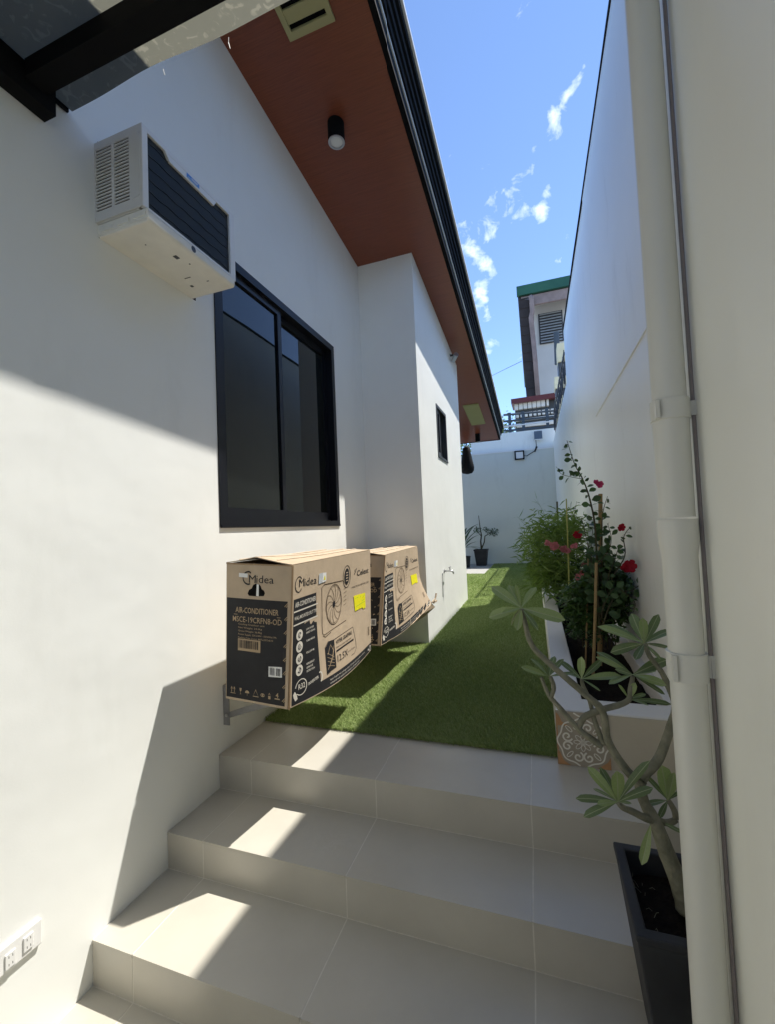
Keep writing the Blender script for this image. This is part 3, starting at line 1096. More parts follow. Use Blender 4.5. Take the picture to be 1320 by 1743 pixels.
def carton(label, E, Fc, group, far=None, flap=False):
    """E: end face corners (wall-bottom, front-bottom, wall-top, front-top); Fc: front face (near-bottom, far-bottom, near-top, far-top)"""
    t = thing('carton', Vector(E[0]), label, 'box', group)
    en = Vector((0.02, -1, 0.02)).normalized()
    fn_ = Vector((1, .02, .0)).normalized()

    def bul(u, v):
        lo = max(0, .55 - v) / .55
        x = .022 * math.sin(PI * u) * lo - .004 * math.sin(PI * v) * math.sin(PI * u)
        z = -.024 * math.sin(PI * u) * lo * lo
        if flap:
            k = max(0, u - .55) / .45
            x += .085 * k * k * lo ** 1.5
            z += .055 * k ** 2 * lo
        return Vector((x, 0, z))

    def Ef(u, v, off=0):
        sag = .006 * math.sin(PI * v) * math.sin(PI * u)
        return bilerp(E, u, v) + en * (off + sag)

    def Ff(u, v, off=0):
        return bilerp(Fc, u, v) + bul(u, v) + fn_ * off
    # body: front, near end, back, bottom, far end
    b = MB()
    b.grid(Ff, 16, 12)
    b.grid(Ef, 6, 12)
    nb_, nt = Vector(E[0]), Vector(E[2])
    L = Vector((0, Fc[1][1] - Fc[0][1], 0))
    b.grid(lambda u, v: nb_.lerp(nt, v) + L * u, 4, 2)
    b.grid(lambda u, v: (nb_ + L * u).lerp(Ff(u, 0), v), 16, 2)
    fb, ft = nb_ + L, nt + L
    b.grid(lambda u, v: fb.lerp(ft, v).lerp(Ff(1, v), u), 2, 12)
    o = b.build('board_body', M['kraft'], t)
    so = o.modifiers.new('board', 'SOLIDIFY')
    so.thickness = .004
    so.offset = 0
    # two top flaps meeting on the ridge, lifting at the near end
    rid = .46
    for k in (0, 1):
        b = MB()

        def tf(u, v, k=k):
            base0, base1 = nt + L * v, Ff(v, 1)
            w = u * rid if k == 0 else rid + .012 + u * (1 - rid - .012)
            p = base0.lerp(base1, w)
            q = w / rid if k == 0 else (1 - w) / (1 - rid)
            lift = .021 * max(0, 1 - v * 2.2) + .006
            return p + Vector((0, -.004 if v == 0 else 0, .002 + lift * min(1, q) ** 1.2))
        b.grid(tf, 4, 8)
        f = b.build('top_flap', M['kraft'], t)
        so = f.modifiers.new('board', 'SOLIDIFY')
        so.thickness = .0035
        so.offset = 1
    for w, m in ((.16, 'flap_edge'), (.50, 'flap_edge'), (.74, 'flap_edge')):
        b = MB()
        q = lambda v: (nt + L * v).lerp(Ff(v, 1), w) + Vector((0, 0, .010 + (.021 * max(0, 1 - v * 2.2) + .004) * min(1, w / rid if w < rid else (1 - w) / (1 - rid)) ** 1.2))
        b.tube([q(.02), q(.25), q(.5), q(.75), q(.99)], [.002, .0035, .003, .0035, .002], 5)
        b.build('flap_edge', M['kraft_pale'], t)
    # corner edge of the board (near front edge)
    b = MB()
    b.tube([Ff(0, 1) + Vector((.001, -.002, 0)), Ff(0, .5) + Vector((.001, -.003, 0)), Ff(0, 0) + Vector((.001, -.003, -.004))], .0045, 6)
    b.build('board_edge', M['kraft_edge'], t)
    b = MB()
    b.tube([Ef(0, 1, .001), Ef(.5, 1, .002), Ef(1, 1, .001)], .0035, 6)
    b.build('board_edge', M['kraft_edge'], t)
    # ---- printing on the near end
    o1, o2 = .0022, .0030
    b = MB()
    b.grid(lambda u, v: Ef(u, v, o1), 6, 10, .008, .955, .016, .748)
    b.build('black_print', M['ink'], t)

    def put(b, s, u, v, h, fn, asp, align='LEFT', bold=0.0, width=None, off=o2, sp=1.0, slant=0.0):
        """text of cap height h (in v), asp = face height / face length"""
        pts, fs = text_polys(s, 1.0, align, bold, sp)
        k = h / .70
        ku = k * asp
        if width:
            xs_ = [p[0] for p in pts]
            ku = width / (max(xs_) - min(xs_))
        b.mesh([fn(u + x * ku, v + y * k + slant * x * ku, off) for x, y in pts], fs)
    ae, af = 1.8, .66
    # cloud-shaped handle hole, its inner shade painted as a flat black face
    b = MB()
    hp = [(.348, .787), (.37, .815), (.41, .825), (.43, .85), (.47, .862), (.52, .860), (.55, .845), (.565, .825), (.60, .815), (.617, .797), (.60, .776), (.48, .770), (.37, .772)]
    b.face([Ef(u, v, o1) for u, v in hp])
    b.build('painted_handle_hole', M['dark_void'], t)
    b = MB()
    b.face([Ef(u, v, o2) for u, v in ((.485, .773), (.525, .773), (.520, .858), (.487, .858))])
    b.build('inner_liner', M['paper'], t)
    dark, kr, wh = MB(), MB(), MB()

    def cut(mb, name, m):
        mb.build(name, m, t)
        return MB()
    put(dark, 'idea', .470, .868, .056, Ef, ae, width=.262, bold=.0)
    put(dark, 'M', .352, .866, .058, Ef, ae, width=.105, bold=.0)
    dark.ribbon(lambda u, v: Ef(u, v, o2), [(.355 + .085 * math.cos(a) * (1 if math.cos(a) < 0 else .7), .900 + .046 * math.sin(a)) for a in np.linspace(.9, 5.2, 16)], .012)
    dark = cut(dark, 'maker_lettering', M['ink'])
    put(kr, 'AIR-CONDITIONER', .16, .645, .040, Ef, ae, width=.67, bold=.012)
    kr.face([Ef(u, v, o2) for u, v in ((.13, .632), (.86, .632), (.86, .628), (.13, .628))])
    kr = cut(kr, 'heading_lettering', M['kraft_text'])
    put(kr, 'MSCE-19CRFN8-OD', .108, .578, .040, Ef, ae, width=.765, bold=.006)
    kr = cut(kr, 'model_lettering', M['kraft_text'])
    for k, (s, wd) in enumerate((('Cooling Outdoor unit', .42), ('Net Weight: 24.6kg', .38), ('Gross Weight: 26.8kg', .38), ('Power Supply: 220-240V~ 50/60Hz/1Ph', .60), ('Packing Size (mm): 887x337x610', .55))):
        put(kr, s, .206, .556 - .0245 * k, .0125, Ef, ae, width=wd)
        kr = cut(kr, 'data_lettering', M['kraft_text'])
    kr.face([Ef(u, v, o2) for u, v in ((.205, .369), (.569, .369), (.569, .455), (.205, .455))])
    kr = cut(kr, 'bar_code_panel', M['kraft_text'])
    for i in range(8):
        z0 = .722 - .0945 * i
        kr.ribbon(lambda u, v: Ef(u, v, o2), [(.915, z0 - .012), (.955, z0 + .012)], .006)
        kr.ribbon(lambda u, v: Ef(u, v, o2), [(.935, z0 - .017), (.965, z0 + .005)], .006)
        kr = cut(kr, 'edge_mark', M['kraft_text'])
    # handling symbols along the bottom
    g = lambda u, v: Ef(u, v, o2)
    kr.ribbon(g, [(.10, .055), (.10, .095)], .008)
    kr.ribbon(g, [(.085, .08), (.10, .096), (.115, .08)], .006)
    kr.ribbon(g, [(.145, .055), (.145, .095)], .008)
    kr.ribbon(g, [(.13, .08), (.145, .096), (.16, .08)], .006)
    kr.ribbon(g, [(.08, .05), (.165, .05)], .004)
    kr = cut(kr, 'handling_symbol', M['kraft_text'])
    kr.face([g(u, v) for u, v in ((.232, .095), (.268, .095), (.262, .075), (.252, .07), (.252, .055), (.262, .05), (.238, .05), (.248, .055), (.248, .07), (.238, .075))])
    kr = cut(kr, 'handling_symbol', M['kraft_text'])
    kr.face([g(.36 + .035 * math.cos(a), .066 + .02 * math.sin(a)) for a in np.linspace(0, PI, 9)])
    kr.ribbon(g, [(.36, .066), (.36, .047)], .004)
    kr = cut(kr, 'handling_symbol', M['kraft_text'])
    kr.ribbon(g, [(.455, .052), (.50, .100), (.545, .052)], .008, closed=True)
    kr = cut(kr, 'handling_symbol', M['kraft_text'])
    kr.ribbon(g, [(.61 + .03 * math.cos(a), .07 + .010 * math.sin(a)) for a in np.linspace(0, 2 * PI, 13)], .006)
    kr.disc(g, (.61, .07), .012, .006)
    kr = cut(kr, 'handling_symbol', M['kraft_text'])
    kr.face([g(u, v) for u, v in ((.70, .05), (.735, .05), (.735, .072), (.70, .072))])
    kr.ribbon(g, [(.705, .078), (.717, .092), (.73, .078)], .007)
    kr = cut(kr, 'handling_symbol', M['kraft_text'])
    put(kr, '4', .815, .068, .035, Ef, ae, bold=.01)
    kr.ribbon(g, [(.80, .060), (.88, .060)], .008)
    kr.build('handling_symbol', M['kraft_text'], t)
    # bar codes
    bars = MB()
    u = .222
    rr = random.Random(3)
    while u < .545:
        w = rr.choice((.004, .006, .010, .014))
        bars.face([Ef(a, c, .0036) for a, c in ((u, .388), (u + w, .388), (u + w, .447), (u, .447))])
        u += w + rr.choice((.005, .008, .012))
    bars = cut(bars, 'bar_code', M['ink'])
    b = MB()
    b.face([Ef(a, c, o2) for a, c in ((.70, .208), (.905, .214), (.90, .287), (.70, .281))])
    b.face([Ef(a, c, .0036) for a, c in ((.205, .905), (.345, .902), (.345, .931), (.205, .934))])
    b.build('paper_label', M['paper'], t)
    u = .722
    while u < .88:
        w = rr.choice((.004, .006, .010))
        if not .79 < u < .80:
            bars.face([Ef(a, c, .0038) for a, c in ((u, .222), (u + w, .222), (u + w, .274), (u, .274))])
        u += w + rr.choice((.005, .008))
    bars.build('bar_code', M['ink'], t)
    # ---- printing on the long front
    b = MB()
    b.grid(lambda u, v: Ff(.012 + u * (.236 + .034 * (1 - v) ** 1.1 - .012), .075 + v * (.755 - .075), o1), 6, 14)
    b.grid(lambda u, v: Ff(.012 + u * .988, .006 + v * (.070 + .001), o1), 22, 2)
    b.build('black_print', M['ink'], t)
    fg = lambda u, v: Ff(u, v, o2)
    # Midea word mark
    put(dark, 'idea', .106, .832, .058, Ff, af, width=.124, bold=.0, slant=-.04)
    put(dark, 'M', .052, .836, .058, Ff, af, width=.048, bold=.0)
    dark.ribbon(fg, [(.058 + .036 * math.cos(a) * (1 if math.cos(a) < 0 else .8), .856 + .056 * math.sin(a)) for a in np.linspace(.7, 5.6, 18)], .006)
    dark = cut(dark, 'maker_lettering', M['ink'])
    # wolf mark and Celest
    for du, dv in ((.722, .800), (.735, .815), (.728, .830), (.748, .838)):
        dark.face([fg(du + a, dv + c) for a, c in ((0, 0), (.012, .004), (.018, .022), (.006, .016))])
    put(dark, 'Celest', .765, .782, .052, Ff, af, width=.195, bold=.012)
    dark = cut(dark, 'range_lettering', M['ink'])
    put(dark, 'MULTI INVERTER-OD', .690, .682, .016, Ff, af, width=.272)
    dark = cut(dark, 'model_lettering', M['ink'])
    # energy oval
    dark.ribbon(fg, [(.616 + .052 * math.cos(a), .807 + .098 * math.sin(a)) for a in np.linspace(0, 2 * PI, 29)[:-1]], .006, closed=True)
    dark.face([fg(.616 + .036 * math.cos(a), .807 + .074 * math.sin(a)) for a in np.linspace(0, 2 * PI, 24)[:-1]])
    dark = cut(dark, 'oval_emblem', M['ink'])
    for k in range(4):
        wh.face([Ff(a, c, .0038) for a, c in ((.602, .765 + .024 * k), (.632, .765 + .024 * k), (.632, .774 + .024 * k), (.602, .774 + .024 * k))])
    wh = cut(wh, 'oval_stripes', M['kraft'])
    # fan drawing, outdoor unit outline and pipe work in brown ink
    brn = MB()
    U = lambda a, r: (.448 + .098 * r * math.cos(a), .606 + .166 * r * math.sin(a))
    brn.ribbon(fg, [U(a, 1) for a in np.linspace(0, 2 * PI, 37)[:-1]], .0048, closed=True)
    brn.ribbon(fg, [U(a, .93) for a in np.linspace(0, 2 * PI, 37)[:-1]], .0025, closed=True)
    for k in range(12):
        a0 = k * 2 * PI / 12
        brn.ribbon(fg, [U(a0 + .55 * r * r, r) for r in np.linspace(.18, .95, 8)], .0035)
    dark.face([fg(*U(a, .17)) for a in np.linspace(0, 2 * PI, 15)[:-1]])
    dark = cut(dark, 'fan_hub_print', M['ink'])
    brn.ribbon(fg, [(.30, .78), (.325, .797), (.56, .782), (.575, .77)], .006)
    brn.ribbon(fg, [(.296, .78), (.305, .41), (.33, .395), (.40, .405), (.60, .425)], .0045)
    brn.ribbon(fg, [(.31, .395), (.335, .376), (.40, .392)], .005)
    for k in range(5):
        brn.ribbon(fg, [(.575, .70 - k * .035), (.615, .712 - k * .035)], .003)
    brn.ribbon(fg, [(.57, .77), (.625, .73)], .003)
    brn.build('brown_print', M['ink_brown'], t)
    # side column: headings, icons and notes
    for v in (.665, .569):
        wh.face([fg(a, c) for a, c in ((.014, v - .005), (.254, v - .005), (.254, v + .005), (.014, v + .005))])
    put(wh, 'AIR-CONDITIONER', .026, .695, .036, Ff, af, width=.205, bold=.014)
    wh = cut(wh, 'heading_lettering', M['white_text'])
    put(wh, 'WALL-MOUNTED SPLIT TYPE', .022, .604, .026, Ff, af, width=.225, bold=.01)
    wh = cut(wh, 'subheading_lettering', M['white_text'])
    for k, (c, lines) in enumerate(((.486, ('LOW NOISE', 'ENERGY SAVING')), (.401, ('TURBO MODE',)), (.316, ('FOLLOW ME',)), (.235, ('REFRIGERANT', 'LEAKAGE', 'DETECTION')))):
        wh.disc(fg, (.072, c), .030, .039, 22)
        wh = cut(wh, 'feature_icon', M['white_text'])
        gi = lambda u, v: Ff(u, v, .0038)
        dark.ribbon(gi, [(.072 + .013 * math.cos(a), c + .018 * math.sin(a)) for a in np.linspace(.4 + k, 5.4 + k, 12)], .005)
        dark.ribbon(gi, [(.066, c - .016), (.078, c + .014)], .005)
        dark = cut(dark, 'icon_glyph', M['ink'])
        for i, s in enumerate(lines):
            put(wh, s, .135, c + .010 - .026 * i, .014, Ff, af, width=.0085 * len(s) * (.8 if len(s) > 10 else 1), bold=.01)
        wh = cut(wh, 'feature_lettering', M['white_text'])
    wh.ribbon(fg, [(.088 + .047 * math.cos(a), .112 + .054 * math.sin(a)) for a in np.linspace(-2.4, 3.0, 26)], .006)
    put(wh, 'R32', .062, .100, .036, Ff, af, width=.056, bold=.012)
    wh.face([fg(a, c) for a, c in ((.022, .08), (.035, .10), (.05, .075), (.058, .04), (.04, .03), (.028, .055))])
    wh = cut(wh, 'refrigerant_emblem', M['white_text'])
    put(wh, 'INVERTER', .150, .096, .020, Ff, af, width=.095, bold=.016, slant=.15)
    wh.ribbon(fg, [(.262 + .020 * math.cos(a), .112 + .035 * math.sin(a)) for a in np.linspace(2.0, -1.3, 12)], .010)
    wh = cut(wh, 'inverter_emblem', M['white_text'])
    for v, s, u0, wd in ((.046, 'Hyper Grapfins heat exchanger, up to 12.5 times more corrosion resistance', .36, .50), (.022, 'compared with standard fin coating in salt spray tests', .36, .40)):
        put(wh, s, u0, v, .0125, Ff, af, width=wd)
        wh = cut(wh, 'footnote_lettering', M['white_text'])
    wh.ribbon(fg, [(.97 + .016 * math.cos(a), .036 + .022 * math.sin(a)) for a in np.linspace(0, 2 * PI, 15)[:-1]], .006, closed=True)
    wh.disc(fg, (.935, .035), .008, .010, 10)
    wh.build('footnote_symbol', M['white_text'], t)
    # HYPER GRAPFINS panel
    box_ = [(.333, .100), (.69, .118), (.722, .145), (.722, .20), (.690, .338), (.43, .322), (.36, .330), (.325, .300)]
    dark.ribbon(fg, box_, .005, closed=True)
    dark.face([fg(a, c) for a, c in ((.333, .105), (.440, .112), (.432, .322), (.36, .326), (.328, .296))])
    dark = cut(dark, 'panel_print', M['ink'])
    put(dark, 'HYPER GRAPFINS', .452, .278, .030, Ff, af, width=.215, bold=.008, slant=.03)
    put(dark, 'Anti-corrosion Upgraded', .452, .246, .014, Ff, af, width=.20, slant=.03)
    dark = cut(dark, 'panel_lettering', M['ink'])
    dark.face([fg(a, c) for a, c in ((.45, .218), (.69, .226), (.688, .240), (.45, .232))])
    put(dark, '12.5X', .448, .142, .050, Ff, af, width=.135, bold=.006)
    put(dark, 'Corrosion Resistance', .592, .160, .014, Ff, af, width=.11)
    dark.build('figure_lettering', M['ink'], t)
    b = MB()
    gg = lambda u, v: Ff(u, v, .0038)
    for k in range(4):
        b.ribbon(gg, [(.345 + .02 * k, .13 + .02 * k), (.40 + .008 * k, .19 + .03 * k)], .004)
        b.ribbon(gg, [(.345, .16 + .03 * k), (.42, .13 + .022 * k)], .0028)
    b.ribbon(gg, [(.35, .235), (.385, .30), (.42, .24)], .005)
    b.build('panel_drawing', M['kraft_text'], t)
    b = MB()
    b.face([Ff(a, c, .0042) for a, c in ((.718, .608), (.900, .595), (.903, .450), (.86, .448), (.85, .466), (.732, .462))])
    b.build('yellow_sticker', M['yellow'], t)
    b = MB()
    for a0, c0, a1, c1 in ((.735, .582, .785, .548), (.74, .575, .79, .58), (.80, .55, .83, .585), (.845, .545, .885, .58), (.75, .50, .885, .513), (.75, .528, .88, .532)):
        b.ribbon(lambda u, v: Ff(u, v, .0048), [(a0, c0), (a1, c1)], .004)
    b.build('sticker_writing', M['green_ink'], t)
    b = MB()
    b.face([Ff(a, c, .0042) for a, c in ((.257, .815), (.300, .818), (.300, .898), (.257, .896))])
    b.build('silver_tape', M['tape'], t)
    b = MB()
    b.face([Ff(a, c, .0044) for a, c in ((.300, .818), (.341, .822), (.341, .892), (.300, .896))])
    b.build('paper_label', M['paper'], t)
    b = MB()
    b.face([Ff(a, c, .0052) for a, c in ((.309, .835), (.333, .837), (.322, .875))])
    b.build('warning_triangle', M['yellow'], t)
    b = MB()
    for k in range(7):
        v = .170 + .012 * k
        b.face([Ff(a, c, o2) for a, c in ((.935, v), (.962, v), (.962, v + .006), (.935, v + .006))])
    b.build('small_print', M['ink_brown'], t)
    if flap:                                              # torn bottom flap hanging open at the far end
        b = MB()
        q0, q1 = Ff(.62, .0, .0), Ff(1, .0, .0)
        vs = [q0, Ff(.82, 0), q1, q1 + Vector((.012, .05, -.035)), q1 + Vector((-.06, .02, -.10)), Ff(.80, 0) + Vector((-.03, .0, -.045))]
        b.face(vs)
        f = b.build('torn_flap', M['kraft'], t)
        so = f.modifiers.new('board', 'SOLIDIFY')
        so.thickness = .004
        b = MB()
        b.tube([q1 + Vector((.004, .0, .01)), q1 + Vector((.02, .05, .03)), q1 + Vector((.024, .075, .07))], .007, 6)
        b.tube([q1 + Vector((.008, .03, .0)), q1 + Vector((.026, .07, .012))], .008, 6)
        b.build('torn_edge', M['kraft'], t)
    return t


carton('kraft air conditioner carton on wall brackets, nearer one below the window',
       [(-1.268, 1.5, .318), (-.968, 1.495, .302), (-1.246, 1.5, .882), (-.929, 1.5, .868)],
       [(-.964, 1.50, .304), (-.936, 2.318, .308), (-.928, 1.502, .868), (-.929, 2.348, .877)], 'air conditioner cartons')
carton('kraft air conditioner carton behind the nearer one, its lower corner torn open',
       [(-1.26, 2.46, .30), (-.925, 2.44, .298), (-1.25, 2.60, .835), (-.928, 2.60, .828)],
       [(-.923, 2.445, .300), (-.91, 3.42, .325), (-.927, 2.602, .828), (-.932, 3.44, .842)], 'air conditioner cartons', flap=True)


def bracket(y, label):
    t = thing('wall_bracket', (W, y, .1), label, 'bracket', 'steel brackets under the cartons')
    part_box('wall_plate', M['galv'], t, W + .0005, W + .034, y - .002, y + .002, .118, .30)
    part_box('flange', M['galv'], t, W + .0004, W + .004, y + .0021, y + .036, .118, .30)
    part_box('arm', M['galv'], t, W + .030, -1.0, y - .0045, y - .0022, .262, .298)
    part_box('arm_flange', M['galv'], t, W + .035, -1.0, y - .0045, y + .034, .2985, .3005)
    b = MB()
    b.hexa([(W + .030, y + .003, .150), (W + .030, y + .006, .150), (-1.06, y + .006, .262), (-1.06, y + .003, .262),
            (W + .030, y + .003, .178), (W + .030, y + .006, .178), (-1.12, y + .006, .275), (-1.12, y + .003, .275)])
    b.build('brace', M['galv'], t)
    b = MB()
    b.lathe([(.007, -.010), (.007, -.0062), (.001, -.006)], (W + .022, y, .165), 'y', 6)
    b.build('bolt', M['chrome'], t)


bracket(1.668, 'steel wall bracket at the near end of the nearer carton')
bracket(2.15, 'steel wall bracket at the far end of the nearer carton')
bracket(2.72, 'steel wall bracket at the near end of the torn carton')
bracket(3.25, 'steel wall bracket at the far end of the torn carton')

# ------------------------------------------------------------------ planter bed
pl = thing('planter_box', (.28, 2, 0), 'long low white planter bed along the right wall', 'planter')
PX0, PY0, PZ = .041, 1.941, .219
b = MB()
yE = 10.6
# closed rim: outer box with an open trough
outer = [(PX0, PY0), (RX - .001, PY0), (RX - .001, yE), (PX0, yE)]
inner = [(PX0 + .112, PY0 + .135), (RX - .04, PY0 + .135), (RX - .04, yE - .1), (PX0 + .130, yE - .1)]
vs = [(x, y, -.3) for x, y in outer] + [(x, y, PZ) for x, y in outer] + [(x, y, PZ) for x, y in inner] + [(x, y, -.1) for x, y in inner]
fs = [(i, (i + 1) % 4, 4 + (i + 1) % 4, 4 + i) for i in range(4)] + [(4 + i, 4 + (i + 1) % 4, 8 + (i + 1) % 4, 8 + i) for i in range(4)] + \
     [(8 + i, 8 + (i + 1) % 4, 12 + (i + 1) % 4, 12 + i) for i in range(4)]
b.mesh(vs, fs)
fix(b.build('trough', M['planter_paint'], pl, bevel=.004))
b = MB()
b.grid(lambda u, v: (PX0 + .10 + u * (RX - .03 - PX0 - .10), PY0 + .12 + v * (yE - PY0 - .2), .135 + .012 * math.sin(u * 19 + v * 70) + random.uniform(-.008, .008)), 10, 140)
b.build('soil', M['soil'], pl, smooth=True)
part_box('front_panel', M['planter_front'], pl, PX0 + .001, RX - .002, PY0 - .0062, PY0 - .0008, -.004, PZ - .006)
# cut ornamental tile on the front left
tx0, tx1 = PX0 - .003, PX0 + .196
part_box('ornamental_tile', M['tile_brown'], pl, tx0, tx1, PY0 - .012, PY0 - .0064, .001, PZ - .002)


def tile_print():
    f = lambda x, z, o=.0128: (tx0 + x, PY0 - o, z)
    S = tx1 - tx0
    g, orange, dk = MB(), MB(), MB()

    def clip(pts):
        return all(.003 < p[1] < PZ - .004 and .001 < p[0] < S - .001 for p in pts)

    def stroke(pts, w):
        run = []
        for p in pts:
            if clip([p]):
                run.append(p)
            else:
                if len(run) > 1:
                    g.ribbon(lambda a, c: f(a, c), run, w)
                run = []
        if len(run) > 1:
            g.ribbon(lambda a, c: f(a, c), run, w)
    for cz in (.098, .098 + .2):
        cx = S * .5
        R = .093
        wav = lambda a: R * (1.0 + .045 * math.cos(8 * a))
        stroke([(cx + wav(a) * math.cos(a), cz + wav(a) * math.sin(a)) for a in np.linspace(0, 2 * PI, 129)], .0058)
        for q in range(4):
            base = PI / 4 + q * PI / 2
            ca, sa = math.cos(base), math.sin(base)
            for sgn in (1, -1):
                rot = lambda r_, t_: (cx + ca * r_ - sa * t_ * sgn, cz + sa * r_ + ca * t_ * sgn)
                sp = []
                for a in np.linspace(0, 7.6, 40):
                    rr = .0035 + .0023 * a
                    sp.append(rot(.056 + rr * math.cos(a + 2.2), .0275 + rr * math.sin(a + 2.2)))
                stroke(sp, .0066)
            stroke([(cx + ca * r_ - sa * t_, cz + sa * r_ + ca * t_) for r_, t_ in [(.072 + .016 * math.cos(a), .006 * math.sin(a)) for a in np.linspace(0, 2 * PI, 13)]], .0032)
            # centre rosette
            ax = q * PI / 2
            for o_ in (0, PI / 4):
                c2, s2 = math.cos(ax + o_), math.sin(ax + o_)
                k = .036 if o_ else .031
                stroke([(cx + c2 * r_ - s2 * t_, cz + s2 * r_ + c2 * t_) for r_, t_ in [(.019 + .5 * k * math.cos(a), .0075 * math.sin(a)) for a in np.linspace(0, 2 * PI, 15)]], .0026)
    for x, z, sx, sz in ((0.001, .0015, 1, 1), (0.001, PZ - .06, 1, .9)):
        orange.face([f(x, z, .0124), f(x + .050 * sx, z, .0124), f(x + .022, z + .018 * sz, .0124), f(x + .010, z + .05 * sz, .0124), f(x, z + .058 * sz, .0124)])
    orange.face([f(S - .001, .0015, .0124), f(S - .001, .05, .0124), f(S - .012, .03, .0124), f(S - .035, .012, .0124), f(S - .05, .0015, .0124)])
    orange.face([f(.001, .06, .0124), f(.006, .06, .0124), f(.006, .16, .0124), f(.001, .16, .0124)])
    g.build('tile_ornament', M['tile_cream'], pl)
    orange.build('tile_corner_print', M['tile_orange'], pl)


tile_print()


# ------------------------------------------------------------------ plants
def leaf_mesh(name, L, Wd, peak, m, mid=None, curl=.15, fold=.18, n=8, tip=.27):
    """one blade along +X, face up; two halves with a raised midrib"""
    b = MB()
    prof = []
    for i in range(n + 1):
        s = i / n
        if s < peak:
            w = math.sin(.5 * PI * s / peak) ** 1.15
        else:
            q = (s - peak) / (1 - peak)
            w = math.cos(.5 * PI * q) ** tip
        prof.append((s * L, max(.02, w) * Wd / 2, -curl * L * s * s))
    r = Wd * .035
    vs = []
    for x, w, z in prof:
        w = max(w, r * 1.2)
        vs += [(x, -w, z + fold * w), (x, -r, z), (x, r, z), (x, w, z + fold * w)]
    for i in range(n):
        a = i * 4
        for k in range(3):
            b.cur = 1 if (k == 1 and mid) else 0
            b.mesh([vs[a + k], vs[a + 4 + k], vs[a + 5 + k], vs[a + k + 1]], [(0, 1, 2, 3)])
    b.cur = 0
    me = bpy.data.meshes.new(name)
    me.from_pydata(b.v, [], b.f)
    me.materials.append(m)
    if mid:
        me.materials.append(mid)
        me.polygons.foreach_set('material_index', b.mi)
    me.polygons.foreach_set('use_smooth', [True] * len(me.polygons))
    me.update()
    return me


def orient(p, d, up, roll=0.0, sx=1.0, sw=1.0):
    x = Vector(d).normalized()
    y = Vector(up).cross(x)
    if y.length < 1e-4:
        y = Vector((0, 1, 0)).cross(x)
    y.normalize()
    z = x.cross(y)
    m = Matrix(((x.x, y.x, z.x), (x.y, y.y, z.y), (x.z, y.z, z.z))).to_4x4()
    return Matrix.Translation(p) @ m @ Matrix.Rotation(roll, 4, 'X') @ Matrix.Diagonal((sx, sw, sx, 1))


def z5(x, y):
    return 820 + x / 3.1429, 960 + y / 3.1429


def z6(x, y):
    return 960 + x / 3.667, 1280 + y / 3.667


def z8(x, y):
    return 880 + x / 4.588, 740 + y / 4.588


# potted plumeria on the lower step
pot = thing('square_pot', (.305, 1.2, T1), 'tall tapered square black pot standing on the lower step', 'pot')
b = MB()
rz = .108
rim = [(.158, 1.062), (.450, 1.062), (.450, 1.352), (.158, 1.352)]
bot = [(.205, 1.085), (.415, 1.085), (.415, 1.300), (.205, 1.300)]
rimi = [(.182, 1.088), (.426, 1.088), (.426, 1.328), (.182, 1.328)]
neck = [(.161, 1.065), (.447, 1.065), (.447, 1.349), (.161, 1.349)]
soilr = [(.190, 1.096), (.418, 1.096), (.418, 1.320), (.190, 1.320)]
rings = [(bot, T1 + .001), (neck, rz - .020), (rim, rz - .012), (rim, rz), (rimi, rz), (soilr, rz - .09)]
vs = [(x, y, z) for r, z in rings for x, y in r]
fs = [(3, 2, 1, 0)] + [(k * 4 + i, k * 4 + (i + 1) % 4, k * 4 + 4 + (i + 1) % 4, k * 4 + 4 + i) for k in range(5) for i in range(4)]
b.mesh(vs, fs)
fix(b.build('shell', M['pot'], pot, bevel=.004))
b = MB()
b.grid(lambda u, v: (.186 + u * .236, 1.092 + v * .232, rz - .062 + random.uniform(-.006, .006) + .012 * math.sin(u * 5)), 16, 16)
b.build('soil', M['soil'], pot, smooth=True)
b = MB()
for k in range(26):
    x, y = random.uniform(.19, .41), random.uniform(1.1, 1.31)
    a = random.uniform(0, 6.3)
    l = random.uniform(.006, .03)
    b.tube([(x, y, rz - .052), (x + l * .5 * math.cos(a), y + l * .5 * math.sin(a), rz - .046), (x + l * math.cos(a), y + l * math.sin(a), rz - .05)], .0007, 3)
b.build('root_litter', M['bark'], pot)

PY = 1.215
plum = thing('plumeria', at(1166, 1535, PY), 'potted plumeria with bare grey branches and leafy rosettes', 'plant')


def branch(px, rads, ys=None, name='branch'):
    pts = [at(x, y, PY + (ys[i] if ys else 0)) for i, (x, y) in enumerate(px)]
    # smooth through the measured joints (Catmull-Rom)
    P, R = [], []
    for i in range(len(pts) - 1):
        p0, p1, p2, p3 = pts[max(i - 1, 0)], pts[i], pts[i + 1], pts[min(i + 2, len(pts) - 1)]
        for k in range(5):
            s = k / 5
            P.append(.5 * ((2 * p1) + (p2 - p0) * s + (2 * p0 - 5 * p1 + 4 * p2 - p3) * s * s + (3 * p1 - p0 - 3 * p2 + p3) * s ** 3))
            R.append((rads[i] * (1 - s) + rads[i + 1] * s) * random.uniform(.95, 1.05))
    P.append(pts[-1])
    R.append(rads[-1])
    b = MB()
    b.tube(P, R, 10)
    return b.build(name, M['bark'], plum, smooth=True)


